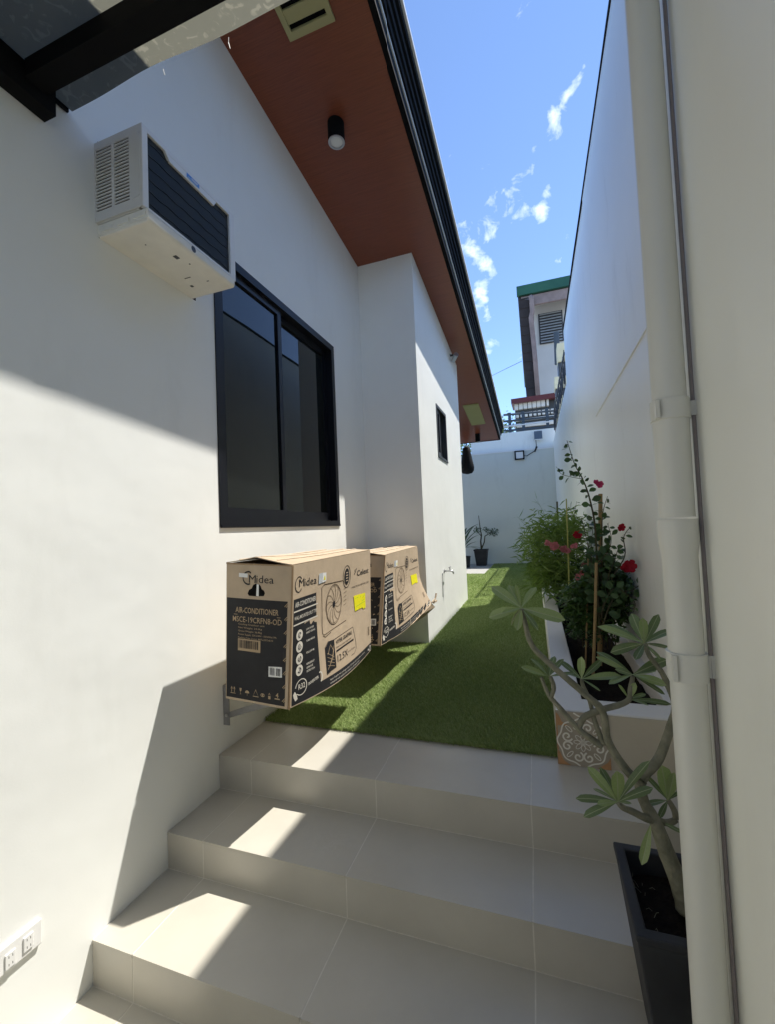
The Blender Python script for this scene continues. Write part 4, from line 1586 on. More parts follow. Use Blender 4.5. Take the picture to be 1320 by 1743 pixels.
branch([(1172, 1548), z6(740, 860), z6(650, 640), z6(575, 440), z6(500, 300), z6(470, 170)], [.026, .022, .018, .0145, .0125, .0125], name='trunk')
branch([z6(480, 190), z5(780, 1105), z5(680, 950), z5(650, 790), z5(560, 700), z5(370, 535), z5(270, 430), z5(232, 300), z5(217, 240)],
       [.0115, .0105, .0095, .009, .0085, .0078, .007, .0062, .0058], [0, 0, .0, -.01, -.02, -.03, -.03, -.03, -.03])
branch([z6(480, 190), z5(880, 1120), z5(950, 1040), z5(1010, 880), z5(1040, 760), z5(1000, 650), z5(960, 570), z5(900, 490), z5(876, 425)],
       [.0125, .0115, .011, .010, .009, .0075, .0065, .006, .0058], [0, 0, .01, .02, .03, .04, .04, .04, .04])
branch([z5(650, 975), z5(590, 935), z5(520, 880), z5(400, 745), z5(370, 712), z5(345, 665), z5(322, 605)], [.009, .008, .0075, .0065, .006, .005, .0042], [0, .005, .01, .01, .01, .01, .01])
branch([z5(372, 712), z5(390, 660), z5(372, 605)], [.006, .0055, .005], [.01, .005, .0])
branch([z5(520, 885), z5(550, 820), z5(640, 780), z5(780, 735), z5(800, 660), z5(812, 600)], [.0075, .008, .008, .007, .006, .005], [.01, .015, .02, .03, .03, .03])
branch([z5(655, 970), z5(605, 830), z5(580, 730), z5(545, 650), z5(538, 615)], [.007, .006, .0055, .005, .0045], [0, .02, .03, .03, .03])
branch([z6(565, 425), z6(500, 405), z6(430, 370), z6(370, 345), z6(340, 310)], [.010, .0085, .0075, .007, .006], [0, -.02, -.04, -.05, -.055])
branch([z6(570, 420), z6(640, 440), z6(700, 420), z6(690, 360), z6(655, 300)], [.009, .008, .0075, .007, .006], [0, .02, .03, .03, .03])

LF = [leaf_mesh('leaf', 1, .23, .64, M['leaf'], M['midrib'], .12, .22), leaf_mesh('leaf', 1, .27, .68, M['leaf'], M['midrib'], .22, .12)]
LN = [leaf_mesh('leaf', 1, .31, .62, M['leaf_new'], M['midrib'], .06, .28), leaf_mesh('leaf', 1, .25, .68, M['leaf_new'], M['midrib'], .1, .2)]


def pleaf(c, tip, y0, dy, new=False, sw=1.0):
    a = at(*c, y0)
    t = at(*tip, y0 + dy)
    d = t - a
    me = random.choice(LN if new else LF)
    # blades face up and outwards, so their upper side shows from the camera
    up = Vector((0, -.55, .85)) + Vector((random.uniform(-.3, .3), random.uniform(-.2, .2), 0))
    inst('leaf', me, plum, orient(a, d, up, random.uniform(-.25, .25), d.length * 1.04, d.length * sw))


for c, yo, tips in (
    (z5(215, 235), -.03, [((45, 278), .01, 1, 1.15), ((62, 120), .03, 1, 1), ((150, 112), .05, 1, .9), ((188, 118), -.01, 1, .8), ((285, 118), .04, 1, 1.25), ((440, 292), -.01, 1, 1.0),
                          ((305, 342), -.03, 0, .9), ((193, 345), -.04, 1, 1.2), ((148, 318), .03, 0, 1), ((120, 255), -.04, 1, .8)]),
    (z5(362, 602), .01, [((222, 548), -.01, 1, 1), ((285, 497), .02, 0, 1), ((345, 540), .0, 0, 1.1), ((385, 488), .03, 0, 1.1), ((432, 505), .02, 0, 1.2), ((485, 575), -.02, 0, .7)]),
    (z5(538, 615), .03, [((535, 502), .0, 1, 1.2), ((642, 515), .02, 0, 1), ((738, 592), -.01, 1, .9), ((432, 515), .02, 0, .9), ((632, 668), -.03, 0, .6), ((455, 575), .03, 0, .9)]),
    (z5(873, 425), .04, [((637, 330), .0, 1, .75), ((688, 308), .02, 0, .9), ((868, 300), -.02, 1, 1.3), ((948, 272), .02, 0, 1.1), ((1005, 335), .02, 0, 1), ((1010, 440), .0, 0, 1),
                         ((826, 498), -.04, 0, 1.5), ((800, 262), .04, 0, 1.2), ((690, 462), .03, 0, 1.4), ((960, 500), -.03, 0, 1)]),
    (z5(810, 592), .03, [((632, 492), -.01, 1, .8), ((640, 458), .02, 0, .8), ((688, 628), -.03, 1, 1.1), ((985, 640), -.01, 1, 1.2), ((1000, 498), .03, 0, 1.0), ((900, 605), -.03, 1, 1.1),
                         ((990, 692), .01, 0, .6), ((735, 560), -.04, 0, 1.2), ((930, 560), .02, 1, 1.2)]),
    (z5(790, 722), .03, [((1012, 738), .0, 0, .7), ((890, 745), -.02, 0, .9), ((742, 645), .01, 1, 1.1), ((822, 640), -.01, 1, 1.1), ((880, 690), .02, 0, 1.0)]),
):
    for (tx, ty), dy, nw, sw in tips:
        pleaf(c, z5(tx, ty), PY + yo, dy, nw, sw)
for c, yo, tips in (
    (z6(340, 310), -.055, [((162, 98), .02, 1, .9), ((250, 98), .03, 0, 1.0), ((345, 138), -.01, 1, 1.9), ((505, 55), .0, 0, .75), ((528, 215), -.01, 0, .9), ((88, 268), .0, 0, .8),
                           ((128, 385), -.02, 0, 1.1), ((222, 315), -.03, 1, 1.2), ((415, 312), -.02, 0, 1.1), ((182, 208), .04, 0, .5), ((450, 250), .04, 0, .9)]),
    (z6(652, 300), .03, [((622, 98), -.01, 1, 1.5), ((528, 148), .02, 0, 1), ((712, 150), .02, 0, 1.1), ((735, 235), .0, 0, 1), ((512, 318), -.02, 0, 1.1), ((600, 400), -.03, 0, 1.2),
                         ((715, 395), .0, 0, 1.1), ((690, 140), -.01, 1, 1.0)]),
    (z6(548, 440), 0, [((492, 695), -.04, 1, .9)]),
    (z6(600, 430), .01, [((745, 500), -.01, 0, .9), ((655, 515), .02, 0, 1.1)]),
):
    for (tx, ty), dy, nw, sw in tips:
        pleaf(c, z6(tx, ty), PY + yo, dy, nw, sw)

# tall flowering shrub in the bed
SY = 2.72
shrub = thing('flowering_shrub', at(*z8(655, 1690), SY), 'tall leggy flowering shrub with round dark leaves and red blooms', 'shrub')
SL = [leaf_mesh('leaf', 1, .62, .48, M['leaf_dark'], None, .18, .2, 5, .55), leaf_mesh('leaf', 1, .74, .5, M['leaf_dark'], None, .1, .1, 5, .5)]
nleaf = 0


def stem(pxs, r0, r1, step, size, yo=0.0, start=0.0, parent=None, meshes=None, mstem=None, plane=None):
    global nleaf
    parent = parent or shrub
    pl_y = plane or SY
    pts = [at(*z8(x, y), pl_y + yo + i * .012) for i, (x, y) in enumerate(pxs)]
    P = []
    for i in range(len(pts) - 1):
        p0, p1, p2, p3 = pts[max(i - 1, 0)], pts[i], pts[i + 1], pts[min(i + 2, len(pts) - 1)]
        for k in range(6):
            s = k / 6
            P.append(.5 * ((2 * p1) + (p2 - p0) * s + (2 * p0 - 5 * p1 + 4 * p2 - p3) * s * s + (3 * p1 - p0 - 3 * p2 + p3) * s ** 3))
    P.append(pts[-1])
    b = MB()
    b.tube(P, [r0 + (r1 - r0) * i / (len(P) - 1) for i in range(len(P))], 6)
    b.build('stem', mstem or M['stem'], parent, smooth=True)
    acc, side = 0, 1
    total = sum((P[i + 1] - P[i]).length for i in range(len(P) - 1))
    run = 0
    for i in range(len(P) - 1):
        seg = P[i + 1] - P[i]
        run += seg.length
        acc += seg.length
        if run < start * total:
            continue
        while acc > step:
            acc -= step
            d = seg.normalized()
            ang = random.uniform(0, 2 * PI)
            o = d.cross(Vector((math.cos(ang), math.sin(ang), .2))).normalized()
            o.x = o.x * 1.0 + side * .5
            side = -side
            v = (Vector((o.x, o.y * .5, o.z)) + d * .35 + Vector((0, 0, random.uniform(-.6, .3)))).normalized()
            f = 1 - .5 * run / total
            l = size * random.uniform(.7, 1.2) * f
            base = P[i] + seg * random.random()
            inst('leaf', random.choice(meshes or SL), parent, orient(base + v * l * .18, v, (random.uniform(-.6, .6), random.uniform(-1.3, -.3), random.uniform(.15, .8)), random.uniform(-.7, .7), l, l))
            nleaf += 1


stem([(650, 1560), (640, 1300), (618, 760), (572, 500), (515, 340), (455, 230), (395, 45)], .0075, .0016, .0135, .066, start=.2)
stem([(655, 1500), (665, 1000), (672, 640), (712, 480)], .005, .0013, .017, .056, .03, .3)
stem([(660, 1450), (735, 1150), (845, 950), (838, 800), (895, 715)], .005, .0013, .0185, .058, -.02, .25)
stem([(670, 1500), (760, 1280), (940, 1190), (1050, 1090), (1085, 1005)], .005, .0013, .0165, .060, -.05, .2)
stem([(515, 345), (430, 330), (350, 305), (312, 250)], .002, .001, .016, .048, 0, .1)
stem([(660, 1400), (760, 1200), (920, 1300), (905, 1400)], .004, .0013, .019, .052, -.06, .3)
stem([(650, 1350), (590, 1020), (540, 780), (510, 650)], .004, .0013, .018, .050, .06, .3)
stem([(640, 1000), (720, 900), (740, 800), (710, 690)], .003, .0012, .017, .055, .0, .1)

stem([(650, 1500), (600, 1150), (585, 900), (600, 700)], .004, .0013, .019, .054, .02, .35)
stem([(665, 1400), (720, 1100), (760, 1000), (800, 870)], .004, .0013, .019, .054, -.03, .3)


def petals(b, c, r, n, tilt, cup=.35):
    c = Vector(c)
    for k in range(n):
        a = 2 * PI * k / n + random.uniform(-.2, .2)
        rr = r * random.uniform(.85, 1.1)
        w = r * .55
        d = Vector((math.cos(a), 0, math.sin(a)))
        s = Vector((-math.sin(a), 0, math.cos(a)))
        o = Vector((0, -1, .25)).normalized()
        m_ = c + d * rr * .6 + o * (r * cup * .4 + tilt * r)
        t_ = c + d * rr + o * (r * cup + tilt * r)
        e_ = c + d * rr * 1.10 + o * (r * cup * .9 + tilt * r)
        b.mesh([c + o * tilt * r, m_ - s * w * .85, t_ - s * w * .62, e_, t_ + s * w * .62, m_ + s * w * .85], [(0, 1, 2, 3, 4, 5)])


print('SHRUB LEAVES', nleaf)


def flower(pos, r, m, parent, cluster=1):
    b = MB()
    for i in range(cluster):
        p = Vector(pos) + (Vector((random.uniform(-1, 1), random.uniform(-.6, .6), random.uniform(-.7, .7))) * r * .8 if cluster > 1 else Vector())
        q = r if cluster == 1 else r * .5
        petals(b, p, q, 6, 0, .45)
        petals(b, p, q * .7, 5, .15, .7)
        petals(b, p, q * .4, 4, .3, .8)
    return b.build('flower', m, parent)


flower(at(*z8(885, 1030), SY - .10), .034, M['fl_red'], shrub)
flower(at(*z8(862, 1040), SY - .09), .028, M['fl_red'], shrub)
flower(at(*z8(820, 727), SY - .04), .020, M['fl_red'], shrub)
flower(at(*z8(652, 392), SY), .020, M['fl_magenta'], shrub)
flower(at(*z8(622, 372), SY), .014, M['fl_magenta'], shrub)
flower(at(*z8(475, 785), 3.3), .028, M['fl_red'], shrub)


def leaf_cloud(name, parent, centre_px, n, size, wid, mat_, y0, yr, spread, shape=None, droop=.3, long=False):
    """many leaf-sized faces through the volume of a crown, gathered in clumps"""
    verts, faces = [], []
    C = []
    cl = max(12, n // 22)
    for _ in range(cl):
        cx, cy, rx, ry = random.choice(centre_px)
        a, r = random.uniform(0, 2 * PI), math.sqrt(random.random())
        C.append((cx + rx * r * math.cos(a), cy + ry * r * math.sin(a), y0 + random.uniform(-yr, yr)))
    for i in range(n):
        c = random.choice(C)
        p = at(*z8(c[0] + random.gauss(0, spread), c[1] + random.gauss(0, spread)), c[2] + random.gauss(0, .03))
        p.x = min(p.x, RX - .03)
        a = random.uniform(0, 2 * PI)
        el = random.uniform(-.6, .9) if not long else random.uniform(-.5, 1.1)
        d = Vector((math.cos(a) * math.cos(el), math.sin(a) * math.cos(el), math.sin(el)))
        s = d.cross(Vector((random.uniform(-1, 1), random.uniform(-1, 1), 1))).normalized()
        l, w = size * random.uniform(.6, 1.3), wid * random.uniform(.7, 1.2)
        dn = Vector((0, 0, -droop * l))
        k = len(verts)
        verts += [p, p + d * l * .45 + s * w / 2 + dn * .2, p + d * l + dn, p + d * l * .45 - s * w / 2 + dn * .2]
        faces += [(k, k + 1, k + 2), (k, k + 2, k + 3)]
        if verts[k + 2].x > RX - .012:
            for q in range(4):
                v = verts[k + q]
                v.x -= (verts[k + 2].x - RX + .014) if q == 2 else 0
    me = bpy.data.meshes.new(name)
    me.from_pydata([tuple(v) for v in verts], [], faces)
    me.materials.append(mat_)
    o = bpy.data.objects.new(name, me)
    COL.objects.link(o)
    o.parent = parent
    o.matrix_parent_inverse = Matrix.Translation(-parent.location)
    o['kind'] = 'stuff'
    return o


# dense dark bush at the foot of the shrub
bush = thing('leafy_bush', at(*z8(560, 1620), 3.0), 'low dense dark green bush around the foot of the shrub', 'bush')
leaf_cloud('foliage', bush, [(560, 1330, 210, 170), (480, 1280, 120, 110), (720, 1350, 200, 130), (620, 1200, 170, 90), (900, 1180, 120, 110), (650, 1060, 110, 120)], 5600, .040, .026, M['leaf_mid'], 3.0, .24, 30)
leaf_cloud('foliage', bush, [(560, 1530, 110, 90), (720, 1480, 140, 90), (470, 1450, 60, 90)], 700, .032, .02, M['leaf_dark'], 2.9, .2, 25)
b = MB()
for k in range(9):
    x = 520 + k * 32
    b.tube([at(*z8(x, 1680 - abs(k - 4) * 6), 2.95), at(*z8(x + random.uniform(-30, 30), 1480), 3.0), at(*z8(x + random.uniform(-60, 60), 1280), 3.0)], [.004, .003, .0015], 5)
b.build('stem', M['stem'], bush)
for (x, y, r, yy) in ((510, 1098, .024, 2.85), (578, 1095, .018, 2.85), (540, 1012, .018, 2.9)):
    flower(at(*z8(x, y), yy), r * 1.25, M['fl_pink'], bush, 3)

# feathery bamboo-like clump further along the bed
clump = thing('bamboo_clump', at(*z8(330, 1220), 4.6), 'feathery light green bamboo-like clump with pink flowers', 'bush')
leaf_cloud('foliage', clump, [(300, 900, 230, 250), (330, 1080, 190, 130), (200, 880, 130, 190), (420, 760, 120, 130), (250, 1060, 120, 110)], 3600, .11, .0125, M['bamboo'], 4.5, .5, 42, droop=.35, long=True)
leaf_cloud('foliage', clump, [(330, 950, 200, 220), (380, 1100, 140, 110)], 1500, .07, .014, M['leaf_mid'], 4.6, .4, 40, droop=.3, long=True)
b = MB()
for k in range(16):
    x = 240 + random.uniform(0, 210)
    tx_ = x + random.uniform(-190, 120)
    b.tube([at(*z8(330 + (x - 345) * .4, 1220), 4.6), at(*z8(x, 1000), 4.5), at(*z8(tx_, random.uniform(600, 820)), 4.4 + random.uniform(-.2, .3))], [.004, .003, .001], 5)
for sx, sy, ex, ey in ((230, 640, 165, 515), (120, 760, 8, 640), (190, 1060, 110, 1120), (60, 800, 20, 690)):
    b.tube([at(*z8(sx, sy), 4.4), at(*z8(ex, ey), 4.3)], [.002, .001], 4)
b.build('cane', M['bamboo'], clump)
verts, faces = [], []
for sx, sy, ex, ey in ((240, 660, 165, 515), (140, 760, 8, 640), (200, 1040, 100, 1150), (110, 860, 50, 780), (180, 980, 120, 1000)):
    for k in range(12):
        s = k / 11
        p = at(*z8(sx + (ex - sx) * s, sy + (ey - sy) * s), 4.35)
        d = Vector((random.uniform(-1, .6), random.uniform(-.4, .2), random.uniform(-.2, .5))).normalized() * random.uniform(.06, .12)
        w = Vector((0, 0, 1)).cross(d).normalized() * .0055
        q = len(verts)
        verts += [p, p + d * .4 + w, p + d, p + d * .4 - w]
        faces.append((q, q + 1, q + 2, q + 3))
me = bpy.data.meshes.new('spray')
me.from_pydata([tuple(v) for v in verts], [], faces)
me.materials.append(M['bamboo'])
o = bpy.data.objects.new('spray', me)
COL.objects.link(o)
o.parent = clump
o.matrix_parent_inverse = Matrix.Translation(-clump.location)
for (x, y, r) in ((270, 868, .05), (305, 870, .045), (370, 885, .045), (455, 870, .028)):
    flower(at(*z8(x, y), 3.85), r, M['fl_pink'], clump, 4)

# stakes
for (xa, ya, xb, yb, yy, r, m, lb) in (
        (603, 1745, 624, 1000, 2.62, .0085, 'stake', 'stout tan cane stake in front of the dark bush'),
        (655, 980, 657, 462, 2.86, .014, 'stake', 'thick weathered wooden stake behind the tall shrub'),
        (405, 1000, 390, 500, 3.9, .006, 'stake_green', 'thin yellow-green stake in front of the bamboo clump'),
        (330, 900, 318, 522, 5.6, .012, 'stem', 'dark stake behind the bamboo clump'),
        (556, 1135, 562, 890, 2.8, .005, 'stake', 'short slim cane between the pink flowers')):
    b = MB()
    p, q = at(*z8(xa, ya), yy), at(*z8(xb, yb), yy)
    if p.z > .12:                                           # runs on down into the soil
        d = (p - q).normalized()
        p = p + d * ((p.z - .11) / max(.2, -d.z))
    b.tube([p, p.lerp(q, .5) + Vector((.002, 0, 0)), q], [r, r * .95, r * .85], 7)
    tag(b.build('garden_stake', M[m]), lb, 'stake', 'stakes in the planter bed')
# young sapling by the wall
sap = thing('sapling', at(*z8(470, 1180), 4.9), 'slim sapling with small dark leaves beside the wall', 'plant')
stem([(470, 1200), (470, 900), (455, 650), (470, 520)], .005, .0015, .06, .09, 0, .35, sap, plane=4.9)
stem([(470, 900), (430, 650), (425, 535)], .003, .0012, .06, .085, 0, .35, sap, plane=4.9)

# ------------------------------------------------------------------ small fittings
tap = thing('garden_tap', (BX, 4.35, .54), 'small metal garden tap on the bay wall', 'tap')
b = MB()
c = Vector((BX, 4.35, .545))
b.tube([c, c + Vector((.06, 0, 0)), c + Vector((.085, 0, -.004)), c + Vector((.098, 0, -.03))], [.009, .009, .010, .008], 8)
b.build('spout', M['chrome'], tap, smooth=True)
b = MB()
b.tube([c + Vector((.06, 0, .005)), c + Vector((.06, 0, .035))], .006, 8)
b.tube([c + Vector((.058, -.035, .038)), c + Vector((.062, .035, .038))], .005, 6)
b.build('handle', M['chrome'], tap)
b = MB()
b.lathe([(.022, 0), (.022, .004), (.012, .008)], c, 'x', 16)
b.build('flange', M['chrome'], tap)
b = MB()
q = Vector((BX + .004, 4.30, .54))
b.tube([q + Vector((.004, 0, 0)), q + Vector((.002, -.06, -.01)), q + Vector((0, -.075, -.08)), q + Vector((0, -.082, -.24))], .0028, 5)
tag(b.build('tap_hose', M['galv']), 'thin grey hose hanging on the bay wall below the tap', 'hose')

sc_ = thing('security_camera', (BX, 5.35, 3.17), 'small security camera under the soffit on the bay wall', 'camera')
b = MB()
c = Vector((BX, 5.35, 3.155))
b.tube([c, c + Vector((.05, -.01, .0)), c + Vector((.06, -.02, -.03))], .012, 8)
b.build('mount', M['frame_grey'], sc_)
b = MB()
b.tube([c + Vector((.03, .03, -.06)), c + Vector((.09, -.09, -.03))], [.028, .030], 12)
b.build('body', M['chrome'], sc_)

fl = thing('flood_light', (-.275, YB, 2.68), 'black framed flood light on the end wall', 'lamp')
b = MB()
x0, x1, z0, z1, y = -.392, -.160, 2.572, 2.792, YB - .055
for q in ((x0, x1, z0, z0 + .028), (x0, x1, z1 - .028, z1), (x0, x0 + .03, z0 + .028, z1 - .028), (x1 - .03, x1, z0 + .028, z1 - .028)):
    b.box(q[0], q[1], y, y + .04, q[2], q[3])
b.build('frame', M['black_metal'], fl)
part_box('lens', M['lens'], fl, x0 + .03, x1 - .03, y + .012, y + .036, z0 + .028, z1 - .028)
part_box('bracket', M['black_metal'], fl, -.30, -.25, y + .04, YB - .0005, 2.6, 2.70)
sp = thing('solar_panel', (.185, YB, 3.13), 'small grey-blue solar panel fixed high on the end wall', 'solar panel')
b = MB()
b.hexa([(.092, YB - .10, 3.03), (.278, YB - .10, 3.03), (.278, YB - .085, 3.025), (.092, YB - .085, 3.025), (.092, YB - .035, 3.235), (.278, YB - .035, 3.235), (.278, YB - .02, 3.23), (.092, YB - .02, 3.23)])
b.build('panel', M['solar'], sp)
part_box('arm', M['chrome'], sp, .17, .20, YB - .07, YB + .034, 3.02, 3.05)
part_box('bottom_edge', M['trim_white'], sp, .10, .272, YB - .106, YB - .092, 3.008, 3.024)
b = MB()
w_ = lambda px, py: at(px, py, YB - .014)
b.tube([w_(913, 748), w_(914, 759), w_(911, 768), w_(904, 772), w_(898, 776), w_(893, 775)], .009, 5)
b.tube([w_(915, 760), w_(911, 769)], .022, 6)
tag(b.build('light_cable', M['cable']), 'black cable from the solar panel down to the flood light', 'cable')

# dark bag hanging at the corner of the house
bag = thing('hanging_bag', (-1.44, 9.7, 2.5), 'black bag hanging on a cord at the corner of the eave', 'bag')
b = MB()
c = at(796, 785, 9.6)
prof = [(.03, .33), (.08, .29), (.10, .18), (.125, .02), (.145, -.14), (.15, -.22), (.11, -.27), (.03, -.29)]
b.lathe([(r * (1 + .06 * math.sin(i * 2)), h) for i, (r, h) in enumerate(prof)], c, n=14)
b.build('sack', M['bag'], bag, smooth=True)
b = MB()
b.tube([c + Vector((0, 0, .35)), c + Vector((.01, 0, .45)), (c.x + .01, 9.56, soff(9.55) + .02)], .016, 6)
b.build('cord', M['bag'], bag)

# two pots by the end wall
pt = thing('tapered_pot', (-1.29, 10.75, 0), 'tapered dark green-black pot standing on the concrete pad', 'pot')
b = MB()
cx, cy = -1.285, 10.72
rings = [(.115, .005), (.155, .37), (.165, .37), (.165, .40), (.145, .40), (.14, .34)]
vs = [(cx + sx * r, cy + sy * r, z) for r, z in rings for sx, sy in ((-1, -1), (1, -1), (1, 1), (-1, 1))]
b.mesh(vs, [(3, 2, 1, 0)] + [(k * 4 + i, k * 4 + (i + 1) % 4, k * 4 + 4 + (i + 1) % 4, k * 4 + 4 + i) for k in range(5) for i in range(4)])
fix(b.build('shell', M['pot'], pt))
part_box('soil', M['soil'], pt, cx - .138, cx + .138, cy - .138, cy + .138, .30, .352)


def z7(x, y):
    return 760 + x / 6.6, 720 + y / 6.6


sb = thing('young_tree', (cx, cy, .35), 'spindly small tree in the tapered pot by the end wall', 'plant')
b = MB()
b.tube([at(*z7(400, 1415), cy), at(*z7(392, 1330), cy), at(*z7(400, 1260), cy), at(*z7(385, 1180), cy), at(*z7(368, 1040), cy)], [.022, .018, .016, .012, .007], 7)
b.tube([at(*z7(400, 1415), cy), at(*z7(432, 1340), cy), at(*z7(440, 1270), cy), at(*z7(520, 1225), cy)], [.018, .014, .012, .007], 7)
b.tube([at(*z7(398, 1270), cy), at(*z7(350, 1215), cy)], [.012, .007], 6)
b.build('trunk', M['stem'], sb, smooth=True)
verts, faces = [], []
for (x, y, rx, ry, n) in ((350, 1205, 45, 30, 70), (520, 1215, 75, 38, 130), (460, 1205, 50, 30, 60), (540, 1255, 40, 25, 40)):
    for _ in range(n):
        a, r = random.uniform(0, 2 * PI), math.sqrt(random.random())
        p = at(*z7(x + rx * r * math.cos(a), y + ry * r * math.sin(a)), cy + random.uniform(-.18, .18))
        d = Vector((random.uniform(-1, 1), random.uniform(-1, 1), random.uniform(-.4, .5))).normalized() * random.uniform(.04, .08)
        s = d.cross(Vector((random.uniform(-.4, .4), random.uniform(-.4, .4), 1))).normalized() * .016
        q = len(verts)
        verts += [p, p + d * .5 + s, p + d, p + d * .5 - s]
        faces.append((q, q + 1, q + 2, q + 3))
me = bpy.data.meshes.new('foliage')
me.from_pydata([tuple(v) for v in verts], [], faces)
me.materials.append(M['leaf_dark'])
o = bpy.data.objects.new('foliage', me)
o['kind'] = 'stuff'
COL.objects.link(o)
o.parent = sb
o.matrix_parent_inverse = Matrix.Translation(-sb.location)

pm = thing('potted_palm', (-1.62, 10.2, 0), 'dark palm-leaved potted plant half hidden by the bay corner', 'plant')
PL = leaf_mesh('leaf', 1, .12, .4, M['leaf_dark'], None, .35, .3, 6, .8)
c = Vector((-1.62, 10.25, .50))
for k in range(26):
    a = random.uniform(0, 2 * PI)
    el = random.uniform(-.1, 1.2)
    d = Vector((math.cos(a) * math.cos(el), math.sin(a) * math.cos(el), math.sin(el)))
    inst('leaf', PL, pm, orient(c + Vector((0, 0, random.uniform(-.1, .3))), d, (0, 0, 1), 0, random.uniform(.35, .62), .5))
b = MB()
b.tube([(c.x, c.y, .2), (c.x, c.y, .7)], [.03, .015], 7)
b.build('stem', M['stem'], pm)
b = MB()
b.lathe([(.11, .005), (.14, .26), (.15, .27), (.13, .27), (.125, .2)], (c.x, c.y, 0), n=18)
b.build('pot', M['pot'], pm)

# ------------------------------------------------------------------ beyond the walls
# wrought iron on the low part of the boundary wall
ir = thing('iron_fence', (RX + .06, 9, 2.93), 'black wrought iron scrollwork standing on the low boundary wall', 'fence')
fx = RX + .05
for z in (2.99, 3.62):
    b = MB()
    b.box(fx - .012, fx + .012, 7.2, 11.05, z, z + .03)
    b.build('rail', M['iron'], ir)
for k in range(13):
    y = 7.25 + k * .3
    b = MB()
    b.box(fx - .006, fx + .006, y, y + .012, 2.93, 3.70)
    b.build('bar', M['iron'], ir)
for k in range(10):
    y = 7.45 + k * .4
    b = MB()
    pts = [(fx - .012, y - .1 + .09 * math.cos(a) * (1 - a / 14), 3.32 + .2 * math.sin(a) * (1 - a / 14)) for a in np.linspace(0, 9, 30)]
    b.tube(pts, .010, 5)
    b.build('scroll', M['iron'], ir)

# rails on the end wall
rf = thing('rail_fence', (0, YB + .1, 3.285), 'grey-blue horizontal pipe rails on top of the end wall', 'fence')
for py0, py1, m_ in ((706, 699, 'rail'), (717, 709, 'rail'), (726, 717, 'block'), (733, 726, 'rail')):
    b = MB()
    b.tube([at(858, py0 + .6, YB + .1), at(946, py1, YB + .1)], .028, 8)
    b.build('rail', M[m_], rf)
for px in (891, 868, 932):
    b = MB()
    p = at(px, 700, YB + .12)
    b.box(p.x - .035, p.x + .035, YB + .08, YB + .14, 3.285, 3.80)
    b.build('post', M['rail'], rf)

# neighbour's house
nb = thing('neighbour_house', (.9, 17, 0), 'neighbouring house with a green roof edge and louvred window', 'house')
Y = 17.0
g0, g1, g2, g3 = at(880, 489, Y), at(970, 470, Y), at(881, 504, Y), at(970, 486, Y)
b = MB()
b.box(g0.x, g0.x + 4.5, Y, Y + .12, g2.z, g0.z + .02)
b.build('roof_edge', M['green_fascia'], nb)
b = MB()
b.box(g0.x + .03, g0.x + 4.5, Y + .121, Y + 12, g2.z + .05, g2.z + .30)
b.build('roof', M['green_fascia'], nb)
b = MB()                                                                 # dark boarded eaves
b.box(g0.x + .05, g0.x + 4.5, Y + .121, Y + 9, g2.z - .03, g2.z + .045)
b.build('eave_boards', M['brown_soffit'], nb)
b = MB()
b.box(g0.x + .15, g0.x + 4.4, Y + .10, Y + .20, g2.z - .42, g2.z - .04)
b.build('eave_beam', M['red_pipe'], nb)
wl_ = at(911, 560, Y + .9)
b = MB()
b.box(wl_.x, wl_.x + 4.0, Y + .9, Y + 9, 0, g2.z - .035)
b.build('wall', M['nb_wall'], nb)
# dark raking side eave of the lower roof on the left of the wall
b = MB()
p0, p1, p2, p3 = at(883, 508, Y), at(909, 512, Y), at(914, 674, Y), at(897, 674, Y)
b.mesh([p0, p1, p2, p3] + [q + Vector((0, .25, 0)) for q in (p0, p1, p2, p3)],
       [(0, 1, 2, 3), (7, 6, 5, 4), (0, 4, 5, 1), (1, 5, 6, 2), (2, 6, 7, 3), (3, 7, 4, 0)])
b.build('side_screen', M['brown_soffit'], nb)
for k in range(11):
    s = k / 11
    q0, q1 = p0.lerp(p3, s), p1.lerp(p2, s)
    b = MB()
    b.box(q0.x + .02, q1.x - .02, Y - .02, Y - .001, q0.z - .09, q0.z - .045)
    b.build('screen_batten', M['brown_soffit'], nb)
b = MB()
pts = [at(904, 504, Y - .1), at(906, 510, Y - .1), at(907, 530, Y - .1), at(905, 541, Y - .1), at(911, 600, Y - .1), at(917, 674, Y - .1)]
b.tube(pts, [.08, .09, .09, .09, .085, .085], 10)
b.build('downpipe', M['red_pipe'], nb, smooth=True)
# louvred window
l0, l1 = at(917, 536, Y + .88), at(961, 580, Y + .88)
b = MB()
b.box(l0.x, l1.x, Y + .84, Y + .899, l1.z, l0.z)
lw = b.build('window', M['frame_grey'], nb)
nL = 11
for k in range(nL):
    z = l1.z + (l0.z - l1.z) * (k + .1) / nL
    hh = (l0.z - l1.z) / nL
    b = MB()
    b.hexa([(l0.x + .05, Y + .76, z), (l1.x - .05, Y + .76, z), (l1.x - .05, Y + .77, z), (l0.x + .05, Y + .77, z),
            (l0.x + .05, Y + .83, z + hh * .68), (l1.x - .05, Y + .83, z + hh * .68), (l1.x - .05, Y + .838, z + hh * .68), (l0.x + .05, Y + .838, z + hh * .68)])
    b.build('louvre', M['louvre'], lw)
b = MB()
b.tube([at(948, 566, Y - .2), at(950, 620, Y - .2)], .10, 8)
b.build('vent_pipe', M['rail'], nb)

